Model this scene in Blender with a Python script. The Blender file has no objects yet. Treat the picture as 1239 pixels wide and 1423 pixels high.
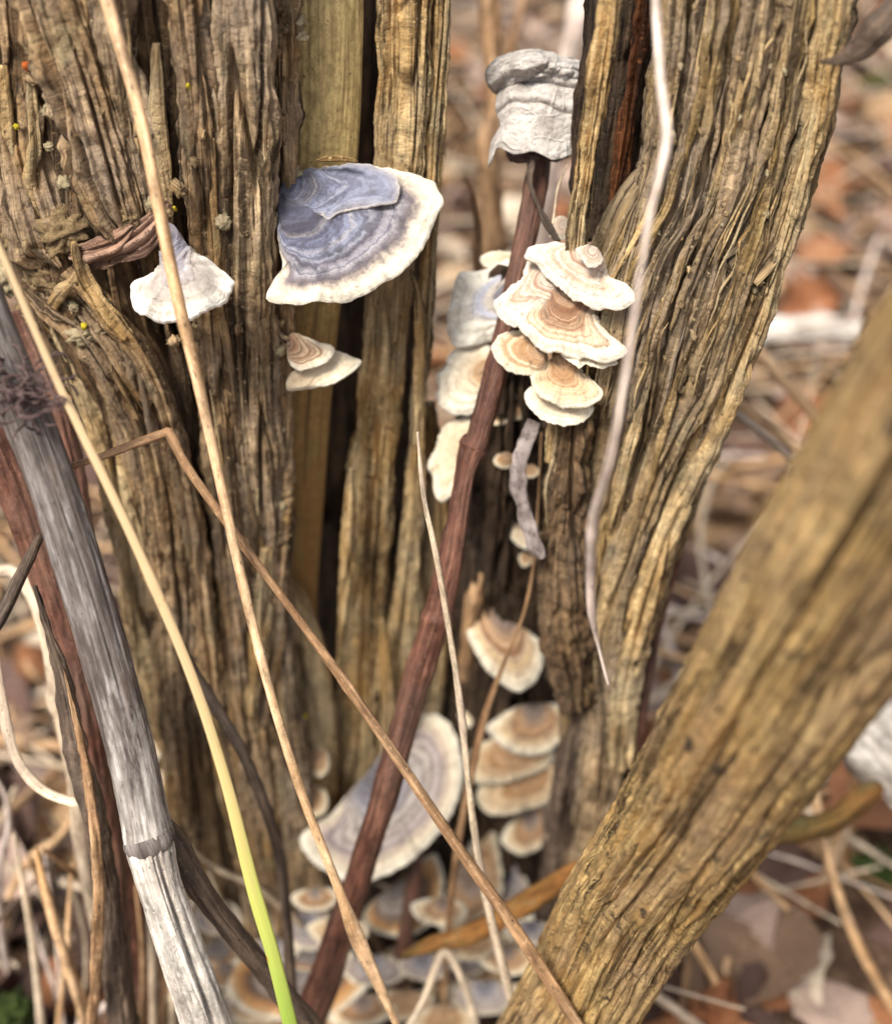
import bpy, math, random
import numpy as np
from mathutils import Vector, Matrix, Euler

random.seed(7); RNG = np.random.default_rng(11)
scene = bpy.context.scene
COL = scene.collection
R = math.radians

# ------------------------------------------------------------------ camera, world, sun, exposure
TH = R(35.0); F = 1700.0; CX = 619.5; CY = 711.5; H = 0.50        # pitch, focal length in photo pixels, camera height (m)
cam_d = bpy.data.cameras.new('camera'); cam = bpy.data.objects.new('camera', cam_d); COL.objects.link(cam)
cam_d.sensor_fit = 'VERTICAL'; cam_d.sensor_height = 24.0; cam_d.sensor_width = 24.0 * 1239 / 1423
cam_d.lens = F / 1423.0 * 24.0
cam_d.clip_start = 0.01; cam_d.clip_end = 500
cam.location = (0, 0, H); cam.rotation_euler = (math.pi / 2 - TH, 0, 0)
cam_d.dof.use_dof = True; cam_d.dof.focus_distance = 0.332; cam_d.dof.aperture_fstop = 4.3
scene.camera = cam

SUN_EL, SUN_AZ = R(54), R(211)      # azimuth clockwise from +Y; light from behind the camera, a little to its left
world = bpy.data.worlds.new('World'); scene.world = world; world.use_nodes = True
wn = world.node_tree; wn.nodes.clear()
sky = wn.nodes.new('ShaderNodeTexSky'); sky.sky_type = 'NISHITA'; sky.sun_disc = False
sky.sun_elevation = SUN_EL; sky.sun_rotation = SUN_AZ; sky.dust_density = 3.0
hs = wn.nodes.new('ShaderNodeHueSaturation'); hs.inputs['Saturation'].default_value = 0.25
bg = wn.nodes.new('ShaderNodeBackground'); bg.inputs['Strength'].default_value = 0.055
wo = wn.nodes.new('ShaderNodeOutputWorld')
wn.links.new(sky.outputs[0], hs.inputs['Color']); wn.links.new(hs.outputs[0], bg.inputs[0]); wn.links.new(bg.outputs[0], wo.inputs[0])
sun_d = bpy.data.lights.new('sun', 'SUN'); sun_d.energy = 1.5; sun_d.angle = R(16); sun_d.color = (1.0, 0.915, 0.78)
sun = bpy.data.objects.new('sun', sun_d); COL.objects.link(sun)
sdir = Vector((math.sin(SUN_AZ) * math.cos(SUN_EL), math.cos(SUN_AZ) * math.cos(SUN_EL), math.sin(SUN_EL)))
sun.location = sdir * 10; sun.rotation_euler = sdir.to_track_quat('Z', 'Y').to_euler()
scene.view_settings.view_transform = 'Standard'; scene.view_settings.look = 'None'
scene.view_settings.gamma = 1.0; scene.view_settings.exposure = 1.85
scene.view_settings.use_curve_mapping = False
scene.cycles.use_denoising = True
scene.cycles.max_bounces = 6; scene.cycles.diffuse_bounces = 4

# ------------------------------------------------------------------ geometry helpers
ST, CT = math.sin(TH), math.cos(TH)
FW = np.array([0, CT, -ST]); RT = np.array([1.0, 0, 0]); UP = np.array([0, ST, CT]); CP = np.array([0, 0, H])
def W(px, py, d):                       # a point of the place: sight line through a photo pixel, at depth d metres
    return CP + FW * d + RT * ((px - CX) / F * d) - UP * ((py - CY) / F * d)
def dv(py, Y):                          # depth at which the sight line of row py stands Y metres (horizontally) ahead
    return Y / (CT - (py - CY) / F * ST)
def onY(Y, pts):                        # rows (px,py,hw[,Y]) -> (px,py,d,hw): things that stand upright at distance Y
    return [(p[0], p[1], dv(p[1], p[3] if len(p) > 3 else Y), p[2]) for p in pts]

def _h(ix, iy, s):
    ix = ix.astype(np.int64); iy = iy.astype(np.int64)
    h = (ix * 374761393 + iy * 668265263 + s * 974634777) & 0xFFFFFFFF
    h = ((h ^ (h >> 13)) * 1274126177) & 0xFFFFFFFF
    h = ((h ^ (h >> 16)) * 2246822519) & 0xFFFFFFFF
    return (h ^ (h >> 15)) / 4294967295.0
def gn(x, y, s=0):                      # 2-d gradient noise, about -1..1
    x = np.asarray(x, float); y = np.asarray(y, float); x, y = np.broadcast_arrays(x, y)
    ix = np.floor(x); iy = np.floor(y); fx = x - ix; fy = y - iy
    def g(a, b):
        t = _h(ix + a, iy + b, s) * 6.2831853
        return np.cos(t) * (fx - a) + np.sin(t) * (fy - b)
    u = fx * fx * fx * (fx * (fx * 6 - 15) + 10); v = fy * fy * fy * (fy * (fy * 6 - 15) + 10)
    a = g(0, 0) * (1 - u) + g(1, 0) * u; b = g(0, 1) * (1 - u) + g(1, 1) * u
    return (a * (1 - v) + b * v) * 1.5
def fbm(x, y, s=0, o=3):
    r = 0; a = 1.0
    for i in range(o):
        r = r + a * gn(np.asarray(x) * 2 ** i, np.asarray(y) * 2 ** i, s + i * 17); a *= 0.5
    return r

def offset_of(parent):
    o = np.zeros(3)
    while parent is not None:
        o = o + np.array(parent.location); parent = parent.parent
    return o
def mesh_obj(name, V, faces, mats, parent=None, uv=None, midx=None, smooth=True, loc=None):
    V = np.asarray(V, float).reshape(-1, 3); faces = np.asarray(faces, np.int32)
    if parent is not None: org = offset_of(parent)
    else:
        org = V.mean(0) if loc is None else np.asarray(loc, float)
        if loc is None: org[2] = V[:, 2].min()
    me = bpy.data.meshes.new(name); k = faces.shape[1]
    me.vertices.add(len(V)); me.vertices.foreach_set('co', (V - org).astype(np.float32).ravel())
    me.loops.add(faces.size); me.loops.foreach_set('vertex_index', faces.ravel())
    me.polygons.add(len(faces)); me.polygons.foreach_set('loop_start', np.arange(0, faces.size, k, dtype=np.int32))
    me.polygons.foreach_set('use_smooth', np.full(len(faces), smooth))
    if midx is not None: me.polygons.foreach_set('material_index', np.asarray(midx, np.int32))
    if uv is not None:
        l = me.uv_layers.new(name='UVMap'); l.data.foreach_set('uv', np.asarray(uv, np.float32)[faces.ravel()].ravel())
    for m in (mats if isinstance(mats, (list, tuple)) else [mats]): me.materials.append(m)
    me.update(calc_edges=True); me.validate()
    o = bpy.data.objects.new(name, me); COL.objects.link(o)
    if parent is None: o.location = org
    else: o.parent = parent
    return o
def tag(o, label, cat, group=None, kind=None):
    if label: o['label'] = label
    if cat: o['category'] = cat
    if group: o['group'] = group
    if kind: o['kind'] = kind
    return o
def thing(name, loc, label, cat, group=None):
    o = bpy.data.objects.new(name, None); COL.objects.link(o); o.location = loc; o.empty_display_size = 0.02
    return tag(o, label, cat, group)
def gfaces(n, m):
    i = np.arange(n - 1)[:, None] * m + np.arange(m - 1)[None, :]
    return np.stack([i, i + 1, i + m + 1, i + m], -1).reshape(-1, 4)

def catmull(P, n):
    P = np.asarray(P, float)
    if len(P) == 2: return P[0] + (P[1] - P[0]) * np.linspace(0, 1, n)[:, None]
    Q = np.vstack([2 * P[0] - P[1], P, 2 * P[-1] - P[-2]])
    L = np.r_[0, np.cumsum(np.linalg.norm(np.diff(P[:, :3], axis=0), axis=1))]
    t = np.interp(np.linspace(0, L[-1], n), L, np.arange(len(P)))
    i = np.clip(np.floor(t).astype(int), 0, len(P) - 2); f = (t - i)[:, None]
    a, b, c, d = Q[i], Q[i + 1], Q[i + 2], Q[i + 3]
    return 0.5 * (2 * b + (c - a) * f + (2 * a - 5 * b + 4 * c - d) * f * f + (3 * b - a - 3 * c + d) * f ** 3)

def sweep(name, path, mat, parent=None, du=1.6, dl=3.0, thick=0.8, e=1.0, disp=None, ground=False, ncirc=None, twist=0.0, vis=None):
    """tube along rows (px,py,depth,half width px); its front faces the camera side of the place. disp(u,v,s,t,phi) in metres"""
    P = [np.r_[W(p[0], p[1], p[2]), p[3] * p[2] / F] for p in path]
    if ground:                           # carry the end on down into the soil
        while P[-1][2] > -0.005 and len(P) < 40:
            t = P[-1][:3] - P[-2][:3]; t = t / np.linalg.norm(t); t = t * 0.75 + np.array([0, 0.05, -0.5]); t /= np.linalg.norm(t)
            P.append(np.r_[P[-1][:3] + t * 0.03, P[-1][3]])
    P = np.array(P)
    px = 0.5 * sum(math.dist(a[:2], b[:2]) for a, b in zip(path, path[1:])) * 2
    wl = np.linalg.norm(np.diff(P[:, :3], axis=0), axis=1).sum()
    pxl = wl / (np.mean([p[2] for p in path]) / F)
    n = max(6, int(min(pxl, 2600) / dl)); S = catmull(P, n); C = S[:, :3]; hw = np.maximum(S[:, 3], 1e-5)
    T = np.gradient(C, axis=0); T /= np.linalg.norm(T, axis=1)[:, None]
    V = CP - C; V = V.mean(0)[None] * 0.6 + V * 0.4
    N = V - (V * T).sum(1)[:, None] * T; N /= np.linalg.norm(N, axis=1)[:, None]
    B = np.cross(N, T); B *= np.sign((B[:, 0]).mean() + 1e-9)
    hpx = max(p[3] for p in path)
    m = ncirc or int(np.clip(3.3 * hpx / du, 8, 300)); m += (m % 2 == 0)
    s0 = np.linspace(-1, 1, m); ph = np.pi * np.sign(s0) * np.abs(s0) ** (1.5 if m > 20 else 1.0)
    if twist:
        ang = twist * np.linspace(0, 1, n)[:, None]; N, B = N * np.cos(ang) + B * np.sin(ang), B * np.cos(ang) - N * np.sin(ang)
    sx = np.sign(np.sin(ph)) * np.abs(np.sin(ph)) ** e; sy = np.sign(np.cos(ph)) * np.abs(np.cos(ph)) ** e
    x = hw[:, None] * sx[None]; y = hw[:, None] * thick * sy[None]
    L = np.r_[0, np.cumsum(np.linalg.norm(np.diff(C, axis=0), axis=1))]
    u = (ph * hw.mean())[None] * np.ones((n, 1)); v = L[:, None] * np.ones((1, m)); t = v / L[-1]
    nx, ny = np.sin(ph) * thick, np.cos(ph); q = np.hypot(nx, ny); nx, ny = nx / q, ny / q
    if disp is not None:
        h = disp(u, v, sx[None] * np.ones((n, 1)), t, ph[None] * np.ones((n, 1)))
        fade = np.clip((np.pi - np.abs(ph)) / 0.5, 0, 1)[None]
        h = h * fade; h = np.maximum(h, -0.75 * hw[:, None] * max(0.3, min(1, thick))); x = x + h * nx[None]; y = y + h * ny[None]
    X = C[:, None] + B[:, None] * x[..., None] + N[:, None] * y[..., None]
    X = np.concatenate([np.repeat(C[:1, None], m, 1), X, np.repeat(C[-1:, None], m, 1)], 0)
    u = np.vstack([u[:1], u, u[-1:]]); v = np.vstack([v[:1], v, v[-1:]])
    loc = None
    o = mesh_obj(name, X, gfaces(n + 2, m), mat, parent, np.stack([u.ravel(), v.ravel()], -1))
    return o

def wood(seed=0, amp=1.0, crack=1.0, freq=1.0, fl=1.0, lines=(), lump=0.0, rough=1.0):
    """weathered grain: long fibres, fissures that follow them, explicit cracks (s0,t0,s1,t1,half width s,depth mm)"""
    def f(u, v, s, t, ph):
        so = seed * 13.7
        w = u + 0.0007 * gn(u * 90 + so, v * 26) + 0.0020 * gn(u * 30, v * 9 + so)
        h = 0.0010 * gn(w * 150, v * 7 * fl + so, seed) + 0.0013 * (0.28 - np.abs(gn(w * 330 * freq, v * 12 * fl, seed + 1)))
        h += 0.00055 * gn(w * 950 * freq, v * 48 * fl, seed + 2) + 0.00045 * rough * fbm(u * 380, v * 240, seed + 3, 4)
        ed = np.clip((np.abs(s) - 0.55) / 0.4, 0, 1); h += ed * (0.0011 * gn(v * 70, s * 1.5, seed + 30) + 0.0003 * gn(v * 190, s * 2, seed + 31)) * min(1.0, amp)
        c = np.abs(gn(w * 120 * freq, v * 8 * fl + so, seed + 5)); mk = np.clip(gn(u * 50, v * 16, seed + 6) * 2 + 0.6, 0, 1)
        h = h * amp - crack * 0.0055 * np.exp(-(c / 0.055) ** 2) * mk
        c2 = np.abs(gn(w * 330 * freq, v * 20 * fl + so, seed + 8)); mk2 = np.clip(gn(u * 90, v * 30, seed + 9) * 2 + 0.3, 0, 1)
        h -= crack * 0.0028 * np.exp(-(c2 / 0.08) ** 2) * mk2
        if lump: h += lump * (np.clip(fbm(u * 120, v * 90, seed + 12, 3), -0.3, 1)) * np.clip(gn(u * 40, v * 22, seed + 14) * 2.5, 0, 1)
        for (a0, t0, a1, t1, hwid, dep) in lines:
            k = np.clip((t - t0) / (t1 - t0), 0, 1); inside = np.clip(np.minimum(t - t0, t1 - t) / 0.04, 0, 1)
            cen = a0 + (a1 - a0) * k + 0.05 * gn(v * 35, 0 * v + dep + a0 * 7, seed + 20) + 0.02 * gn(v * 160, 0 * v + a0 * 9, seed + 21)
            wid = hwid * (1 + 0.6 * gn(v * 60, 0 * v + a0 * 3, seed + 22))
            h -= dep * 0.001 * np.exp(-((s - cen) / np.maximum(wid, 0.004)) ** 2) * inside * (np.cos(ph) > 0)
        return h
    return f

# ------------------------------------------------------------------ materials
class M:
    def __init__(s, name, rough=0.85, spec=0.25):
        s.m = bpy.data.materials.new(name); s.m.use_nodes = True; s.t = s.m.node_tree
        s.b = s.t.nodes['Principled BSDF']; s.b.inputs['Roughness'].default_value = rough
        s.b.inputs['Specular IOR Level'].default_value = spec
    def n(s, t, **k):
        x = s.t.nodes.new('ShaderNode' + t)
        for a, b in k.items(): setattr(x, a, b)
        return x
    def put(s, sock, v):
        if hasattr(v, 'is_linked') or isinstance(v, bpy.types.NodeSocket): s.t.links.new(v, sock)
        elif isinstance(v, (tuple, list)) and len(v) == 3 and sock.type == 'RGBA': sock.default_value = (*v, 1)
        else: sock.default_value = v
    def uv(s, rnd=True):
        c = s.n('UVMap').outputs[0]
        if not rnd: return c
        a = s.n('VectorMath', operation='MULTIPLY_ADD'); i = s.n('ObjectInfo')
        cx = s.n('CombineXYZ'); s.put(cx.inputs[0], i.outputs['Random']); s.put(cx.inputs[1], i.outputs['Random'])
        s.put(a.inputs[0], cx.outputs[0]); a.inputs[1].default_value = (3.7, 5.1, 0); s.put(a.inputs[2], c)
        return a.outputs[0]
    def obj(s): return s.n('TexCoord').outputs['Object']
    def map(s, v, sc):
        x = s.n('Mapping'); s.put(x.inputs['Vector'], v); x.inputs['Scale'].default_value = sc if len(sc) == 3 else (*sc, 1); return x.outputs[0]
    def noise(s, v, scale=1.0, detail=4, rough=0.55, dist=0.0):
        x = s.n('TexNoise'); s.put(x.inputs['Vector'], v); x.inputs['Scale'].default_value = scale
        x.inputs['Detail'].default_value = detail; x.inputs['Roughness'].default_value = rough; x.inputs['Distortion'].default_value = dist
        return x.outputs['Fac']
    def ramp(s, f, stops, interp='LINEAR'):
        x = s.n('ValToRGB'); x.color_ramp.interpolation = interp; s.put(x.inputs[0], f); el = x.color_ramp.elements
        while len(el) < len(stops): el.new(0.5)
        for k, (p, c) in zip(el, stops):
            k.position = p; k.color = (c, c, c, 1) if isinstance(c, (int, float)) else (*c, 1)
        return x.outputs[0]
    def mix(s, f, a, b, mode='MIX'):
        x = s.n('Mix', data_type='RGBA', blend_type=mode); s.put(x.inputs[0], f); s.put(x.inputs[6], a); s.put(x.inputs[7], b); return x.outputs[2]
    def math(s, op, a, b=0.0, c=None):
        x = s.n('Math', operation=op); s.put(x.inputs[0], a); s.put(x.inputs[1], b)
        if c is not None: s.put(x.inputs[2], c)
        return x.outputs[0]
    def bump(s, h, dist=0.0005, st=1.0):
        x = s.n('Bump'); x.inputs['Strength'].default_value = st; x.inputs['Distance'].default_value = dist; s.put(x.inputs['Height'], h)
        s.t.links.new(x.outputs[0], s.b.inputs['Normal'])
    def col(s, c): s.put(s.b.inputs['Base Color'], c)

def wood_mat(name, dark, mid, light, grey, greyamt=0.5, green=0.25, streak=0.6, bump=0.0006, rough=0.85, ginger=None, fleck=0):
    k = M(name, rough); uv = k.uv()
    g1 = k.noise(k.map(uv, (900, 40)), 1, 5, 0.6, 0.3); g2 = k.noise(k.map(uv, (260, 16)), 1, 5, 0.6, 0.4)
    big = k.noise(k.map(uv, (45, 18)), 1, 4, 0.6); iso = k.noise(k.map(uv, (700, 620)), 1, 4, 0.6)
    sc3 = lambda c, f: tuple(min(1, x * f) for x in c)
    c = k.ramp(g1, [(0.34, sc3(dark, .7)), (0.44, sc3(mid, .75)), (0.54, mid), (0.63, light), (0.74, sc3(light, 1.35))])
    c2 = k.ramp(g2, [(0.34, sc3(dark, .9)), (0.5, mid), (0.66, sc3(light, 1.1))])
    c = k.mix(0.42, c, c2)
    bl = k.noise(k.map(uv, (190, 75)), 1, 6, 0.72)
    c = k.mix(0.8, c, k.ramp(bl, [(0.34, 0.10), (0.47, 0.52), (0.62, 1.0)]), 'MULTIPLY'); c = k.mix(1.0, c, (1.62, 1.62, 1.62), 'MULTIPLY')
    if ginger: c = k.mix(k.ramp(k.noise(k.map(uv, (70, 22)), 1, 4), [(0.48, 0), (0.62, 0.75)]), c, ginger)
    c = k.mix(k.ramp(big, [(0.42, 0), (0.66, greyamt)]), c, grey)
    c = k.mix(k.ramp(k.noise(k.map(uv, (110, 60)), 1, 5, 0.65), [(0.55, 0), (0.68, green)]), c, (0.17, 0.18, 0.10))
    st = k.ramp(k.noise(k.map(uv, (420, 11)), 1, 4, 0.65, 0.3), [(0.40, min(1, streak * 1.4)), (0.47, 0)])
    c = k.mix(st, c, tuple(x * 0.45 for x in dark))
    sp = k.ramp(k.noise(k.map(uv, (900, 260)), 1, 4, 0.75), [(0.33, 0.9), (0.41, 0)])
    c = k.mix(sp, c, (0.02, 0.016, 0.013))
    if fleck:
        fk = k.noise(k.map(uv, (120, 70)), 1, 4, 0.65); c = k.mix(k.ramp(fk, [(0.34, 0.9), (0.40, 0)]), c, (0.035, 0.026, 0.022))
        c = k.mix(k.ramp(fk, [(0.68, 0), (0.74, 0.6)]), c, (0.40, 0.36, 0.31))
    ls = k.ramp(iso, [(0.58, 0), (0.70, 0.55)]); c = k.mix(ls, c, sc3(light, 1.25))
    k.col(c)
    hh = k.math('ADD', k.math('MULTIPLY', g1, 0.9), k.math('ADD', k.math('MULTIPLY', iso, 0.55), k.math('MULTIPLY', k.math('ADD', g2, bl), 0.8)))
    k.bump(hh, bump * 2.4, 1.0)
    return k.m
BARK = wood_mat('weathered bark', (0.055, 0.03, 0.015), (0.22, 0.135, 0.065), (0.50, 0.355, 0.20), (0.30, 0.24, 0.185), 0.7, 0.35, ginger=(0.29, 0.175, 0.07))
BARKG = wood_mat('greyed bark', (0.06, 0.037, 0.021), (0.235, 0.16, 0.09), (0.50, 0.38, 0.24), (0.31, 0.25, 0.195), 0.8, 0.25)
BARKY = wood_mat('ochre split wood', (0.085, 0.046, 0.018), (0.35, 0.228, 0.10), (0.62, 0.475, 0.26), (0.48, 0.41, 0.28), 0.75, 0.3, ginger=(0.38, 0.22, 0.075))
TRUNKR = wood_mat('olive brown bark', (0.06, 0.034, 0.016), (0.235, 0.158, 0.077), (0.47, 0.35, 0.19), (0.29, 0.235, 0.18), 0.8, 0.25, ginger=(0.32, 0.21, 0.075))
STEME = wood_mat('golden brown bark', (0.09, 0.048, 0.018), (0.31, 0.20, 0.078), (0.52, 0.385, 0.18), (0.31, 0.21, 0.13), 0.6, 0.12, ginger=(0.38, 0.22, 0.07), fleck=1)
DARKW = wood_mat('dark wood with painted shade', (0.018, 0.011, 0.008), (0.055, 0.033, 0.02), (0.11, 0.07, 0.04), (0.06, 0.045, 0.036), 0.5, 0.1)  # near-black tone carries the shade of the hollows and the back stem
RUSTW = wood_mat('orange brown heartwood', (0.04, 0.014, 0.006), (0.16, 0.058, 0.02), (0.30, 0.12, 0.045), (0.10, 0.04, 0.02), 0.6, 0.0)
BARKD = wood_mat('dark bark and furrow shade', (0.04, 0.024, 0.014), (0.12, 0.072, 0.036), (0.24, 0.155, 0.08), (0.12, 0.09, 0.07), 0.6, 0.2)
CANE = wood_mat('grey weathered cane', (0.06, 0.05, 0.047), (0.17, 0.15, 0.145), (0.34, 0.31, 0.30), (0.10, 0.075, 0.06), 0.6, 0.0, 0.5, 0.0002, 0.5)
CANEW = wood_mat('bleached cane', (0.36, 0.32, 0.28), (0.56, 0.52, 0.47), (0.68, 0.65, 0.61), (0.3, 0.24, 0.2), 0.6, 0.0, 0.25, 0.0002, 0.5)
REDST = wood_mat('red brown stem', (0.04, 0.016, 0.012), (0.105, 0.042, 0.028), (0.21, 0.105, 0.07), (0.17, 0.115, 0.09), 0.5, 0.0, 0.4, 0.0003, 0.5)
DKST = wood_mat('dark brown stem', (0.03, 0.02, 0.016), (0.085, 0.058, 0.042), (0.19, 0.14, 0.10), (0.13, 0.10, 0.085), 0.5, 0.0, 0.5, 0.0003, 0.6)
STRAW = wood_mat('tan straw', (0.34, 0.19, 0.10), (0.52, 0.345, 0.20), (0.66, 0.49, 0.32), (0.5, 0.27, 0.10), 0.6, 0.0, 0.25, 0.00012, 0.5)
STRAWP = wood_mat('pale straw', (0.34, 0.245, 0.16), (0.50, 0.40, 0.285), (0.64, 0.545, 0.42), (0.4, 0.31, 0.25), 0.6, 0.0, 0.2, 0.00012, 0.5)
STRAWB = wood_mat('brown straw', (0.13, 0.065, 0.03), (0.30, 0.18, 0.095), (0.48, 0.32, 0.19), (0.2, 0.1, 0.05), 0.6, 0.0, 0.3, 0.00015, 0.5)
PINKST = wood_mat('pinkish pale stem', (0.34, 0.25, 0.21), (0.5, 0.41, 0.36), (0.66, 0.58, 0.52), (0.6, 0.47, 0.42), 0.5, 0.0, 0.15, 0.0001, 0.5)
MOSSTW = wood_mat('orange algae twig', (0.07, 0.03, 0.01), (0.19, 0.08, 0.02), (0.29, 0.14, 0.045), (0.11, 0.095, 0.03), 0.7, 0.4, 0.3, 0.0003)

def cane_mat():
    k = M('grey cane bleached at the joint', 0.5, 0.4); uv = k.uv(False); sep = k.n('SeparateXYZ'); k.put(sep.inputs[0], uv)
    g1 = k.noise(k.map(uv, (900, 26)), 1, 5, 0.65); g2 = k.noise(k.map(uv, (240, 40)), 1, 5, 0.7); iso = k.noise(k.map(uv, (600, 350)), 1, 4, 0.7)
    d = k.ramp(g1, [(0.32, (0.032, 0.025, 0.022)), (0.5, (0.11, 0.09, 0.082)), (0.68, (0.23, 0.20, 0.19))])
    w = k.ramp(g1, [(0.34, (0.34, 0.30, 0.27)), (0.5, (0.62, 0.58, 0.54)), (0.66, (0.8, 0.77, 0.73))])
    d = k.mix(k.ramp(g2, [(0.50, 0), (0.68, 0.8)]), d, (0.36, 0.335, 0.33)); d = k.mix(k.ramp(g2, [(0.34, 0.8), (0.46, 0)]), d, (0.035, 0.028, 0.026))
    f = k.math('ADD', k.math('MULTIPLY', sep.outputs[1], 5.0), k.math('MULTIPLY_ADD', g2, 0.9, -0.45))
    c = k.mix(k.ramp(f, [(0.60, 0), (0.80, 0.4), (0.97, 1)]), d, w)
    c = k.mix(k.ramp(k.noise(k.map(uv, (120, 24)), 1, 4), [(0.56, 0), (0.68, 0.6)]), c, (0.19, 0.135, 0.10))
    c = k.mix(k.ramp(iso, [(0.31, 0.85), (0.38, 0)]), c, (0.03, 0.025, 0.022)); k.col(c)
    k.bump(k.math('ADD', g1, k.math('MULTIPLY', iso, 0.6)), 0.0003, 1.0); return k.m
CANEG = cane_mat()
def smooth_wood():
    k = M('smooth inner wood', 0.75); uv = k.uv(False)
    sep = k.n('SeparateXYZ'); k.put(sep.inputs[0], uv)
    lo = k.math('ADD', k.math('MULTIPLY', sep.outputs[1], 3.2), k.math('MULTIPLY', k.noise(k.map(uv, (60, 14)), 1, 4), 0.5))
    c = k.ramp(lo, [(0.30, (0.74, 0.59, 0.30)), (0.55, (0.66, 0.50, 0.22)), (0.75, (0.48, 0.31, 0.12)), (1.0, (0.42, 0.22, 0.075))])
    f = k.noise(k.map(uv, (800, 60)), 1, 5, 0.6); c = k.mix(k.ramp(f, [(0.35, 0.6), (0.6, 0)]), c, (0.2, 0.125, 0.05))
    c = k.mix(k.ramp(k.noise(k.map(uv, (170, 60)), 1, 4), [(0.5, 0), (0.65, 0.4)]), c, (0.36, 0.32, 0.11))
    c = k.mix(k.ramp(k.noise(k.map(uv, (380, 260)), 1, 6, 0.75), [(0.40, 0.55), (0.56, 0)]), c, (0.21, 0.14, 0.06))
    c = k.mix(k.ramp(k.noise(k.map(uv, (300, 9)), 1, 3), [(0.36, 0.7), (0.43, 0)]), c, (0.14, 0.085, 0.04))
    c = k.mix(k.ramp(k.noise(k.map(uv, (900, 800)), 1, 2), [(0.30, 0.8), (0.34, 0)]), c, (0.05, 0.035, 0.02))
    k.col(c); k.bump(f, 0.0003, 1.0); return k.m
INNER = smooth_wood()

def blade_mat():
    k = M('straw blade turning green', 0.4, 0.4); uv = k.uv(False); sep = k.n('SeparateXYZ'); k.put(sep.inputs[0], uv)
    v = k.math('ADD', sep.outputs[1], k.math('MULTIPLY', k.noise(k.map(uv, (800, 30)), 1, 3), 0.03))
    c = k.ramp(k.math('MULTIPLY', v, 3.15), [(0.0, (0.58, 0.42, 0.26)), (0.44, (0.60, 0.43, 0.25)), (0.56, (0.58, 0.47, 0.2)), (0.66, (0.46, 0.50, 0.12)), (0.80, (0.28, 0.44, 0.07)), (1.0, (0.11, 0.30, 0.02))])
    f = k.noise(k.map(uv, (1600, 12)), 1, 3); c = k.mix(k.ramp(f, [(0.35, 0.3), (0.6, 0)]), c, (0.3, 0.24, 0.06))
    c = k.mix(k.ramp(k.noise(k.map(uv, (330, 150)), 1, 2), [(0.70, 0), (0.74, 0.9)]), c, (0.4, 0.15, 0.02))
    k.col(c); k.bump(f, 0.0002, 0.8); return k.m
BLADE = blade_mat()

def cap_mat(name, stops, lines=0.35, linecol=(0.16, 0.09, 0.05), bump=0.0007, fuzz=0.25, light=0.35, mott=0.3):
    k = M(name, 0.9, 0.15); uvr = k.uv(False); sep = k.n('SeparateXYZ'); k.put(sep.inputs[0], uvr)
    ob = k.obj(); i = k.n('ObjectInfo')
    wob = k.math('ADD', k.math('MULTIPLY_ADD', k.noise(k.map(ob, (90, 90, 90)), 1, 3), 0.11, -0.055), k.math('MULTIPLY_ADD', k.noise(k.map(ob, (600, 600, 600)), 1, 3), 0.06, -0.03))
    r = k.math('ADD', sep.outputs[1], wob)
    c = k.ramp(r, stops)
    cx = k.n('CombineXYZ'); k.put(cx.inputs[0], k.math('MULTIPLY', i.outputs['Random'], 50)); k.put(cx.inputs[1], k.math('MULTIPLY', r, 20))
    ln = k.noise(cx.outputs[0], 1, 2.2, 0.65)
    inner = k.ramp(r, [(0.72, 1.0), (0.92, 0.15)])
    c = k.mix(k.math('MULTIPLY', k.ramp(ln, [(0.40, lines * 1.7), (0.50, 0)]), inner), c, linecol)
    c = k.mix(k.math('MULTIPLY', k.ramp(ln, [(0.53, 0), (0.66, light)]), inner), c, (0.72, 0.64, 0.52))
    fz = k.noise(k.map(uvr, (90, 5)), 1, 4, 0.7); sp = k.noise(k.map(ob, (1500, 1500, 1500)), 1, 3, 0.7)
    c = k.mix(k.ramp(fz, [(0.36, fuzz), (0.55, 0)]), c, tuple(x * 0.7 for x in linecol))
    c = k.mix(k.ramp(k.noise(k.map(ob, (420, 420, 420)), 1, 3, 0.7), [(0.30, 0.55), (0.38, 0)]), c, (0.10, 0.07, 0.05))
    mt = k.noise(k.map(ob, (260, 260, 260)), 1, 6, 0.75)
    c = k.mix(k.math('MULTIPLY', k.ramp(mt, [(0.38, mott), (0.55, 0)]), k.ramp(r, [(0.7, 1.0), (0.9, 0.25)])), c, tuple(x * 0.8 for x in linecol))
    k.col(c)
    k.bump(k.math('ADD', k.math('MULTIPLY', ln, 0.8), k.math('ADD', k.math('MULTIPLY', fz, 0.35), k.math('MULTIPLY', sp, 0.4))), bump, 0.9)
    k.b.inputs['Sheen Weight'].default_value = 0.25; k.b.inputs['Sheen Roughness'].default_value = 0.6
    k.b.inputs['Subsurface Weight'].default_value = 0.0
    return k.m
WH = (0.78, 0.72, 0.60); CR = (0.80, 0.70, 0.52)
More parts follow.
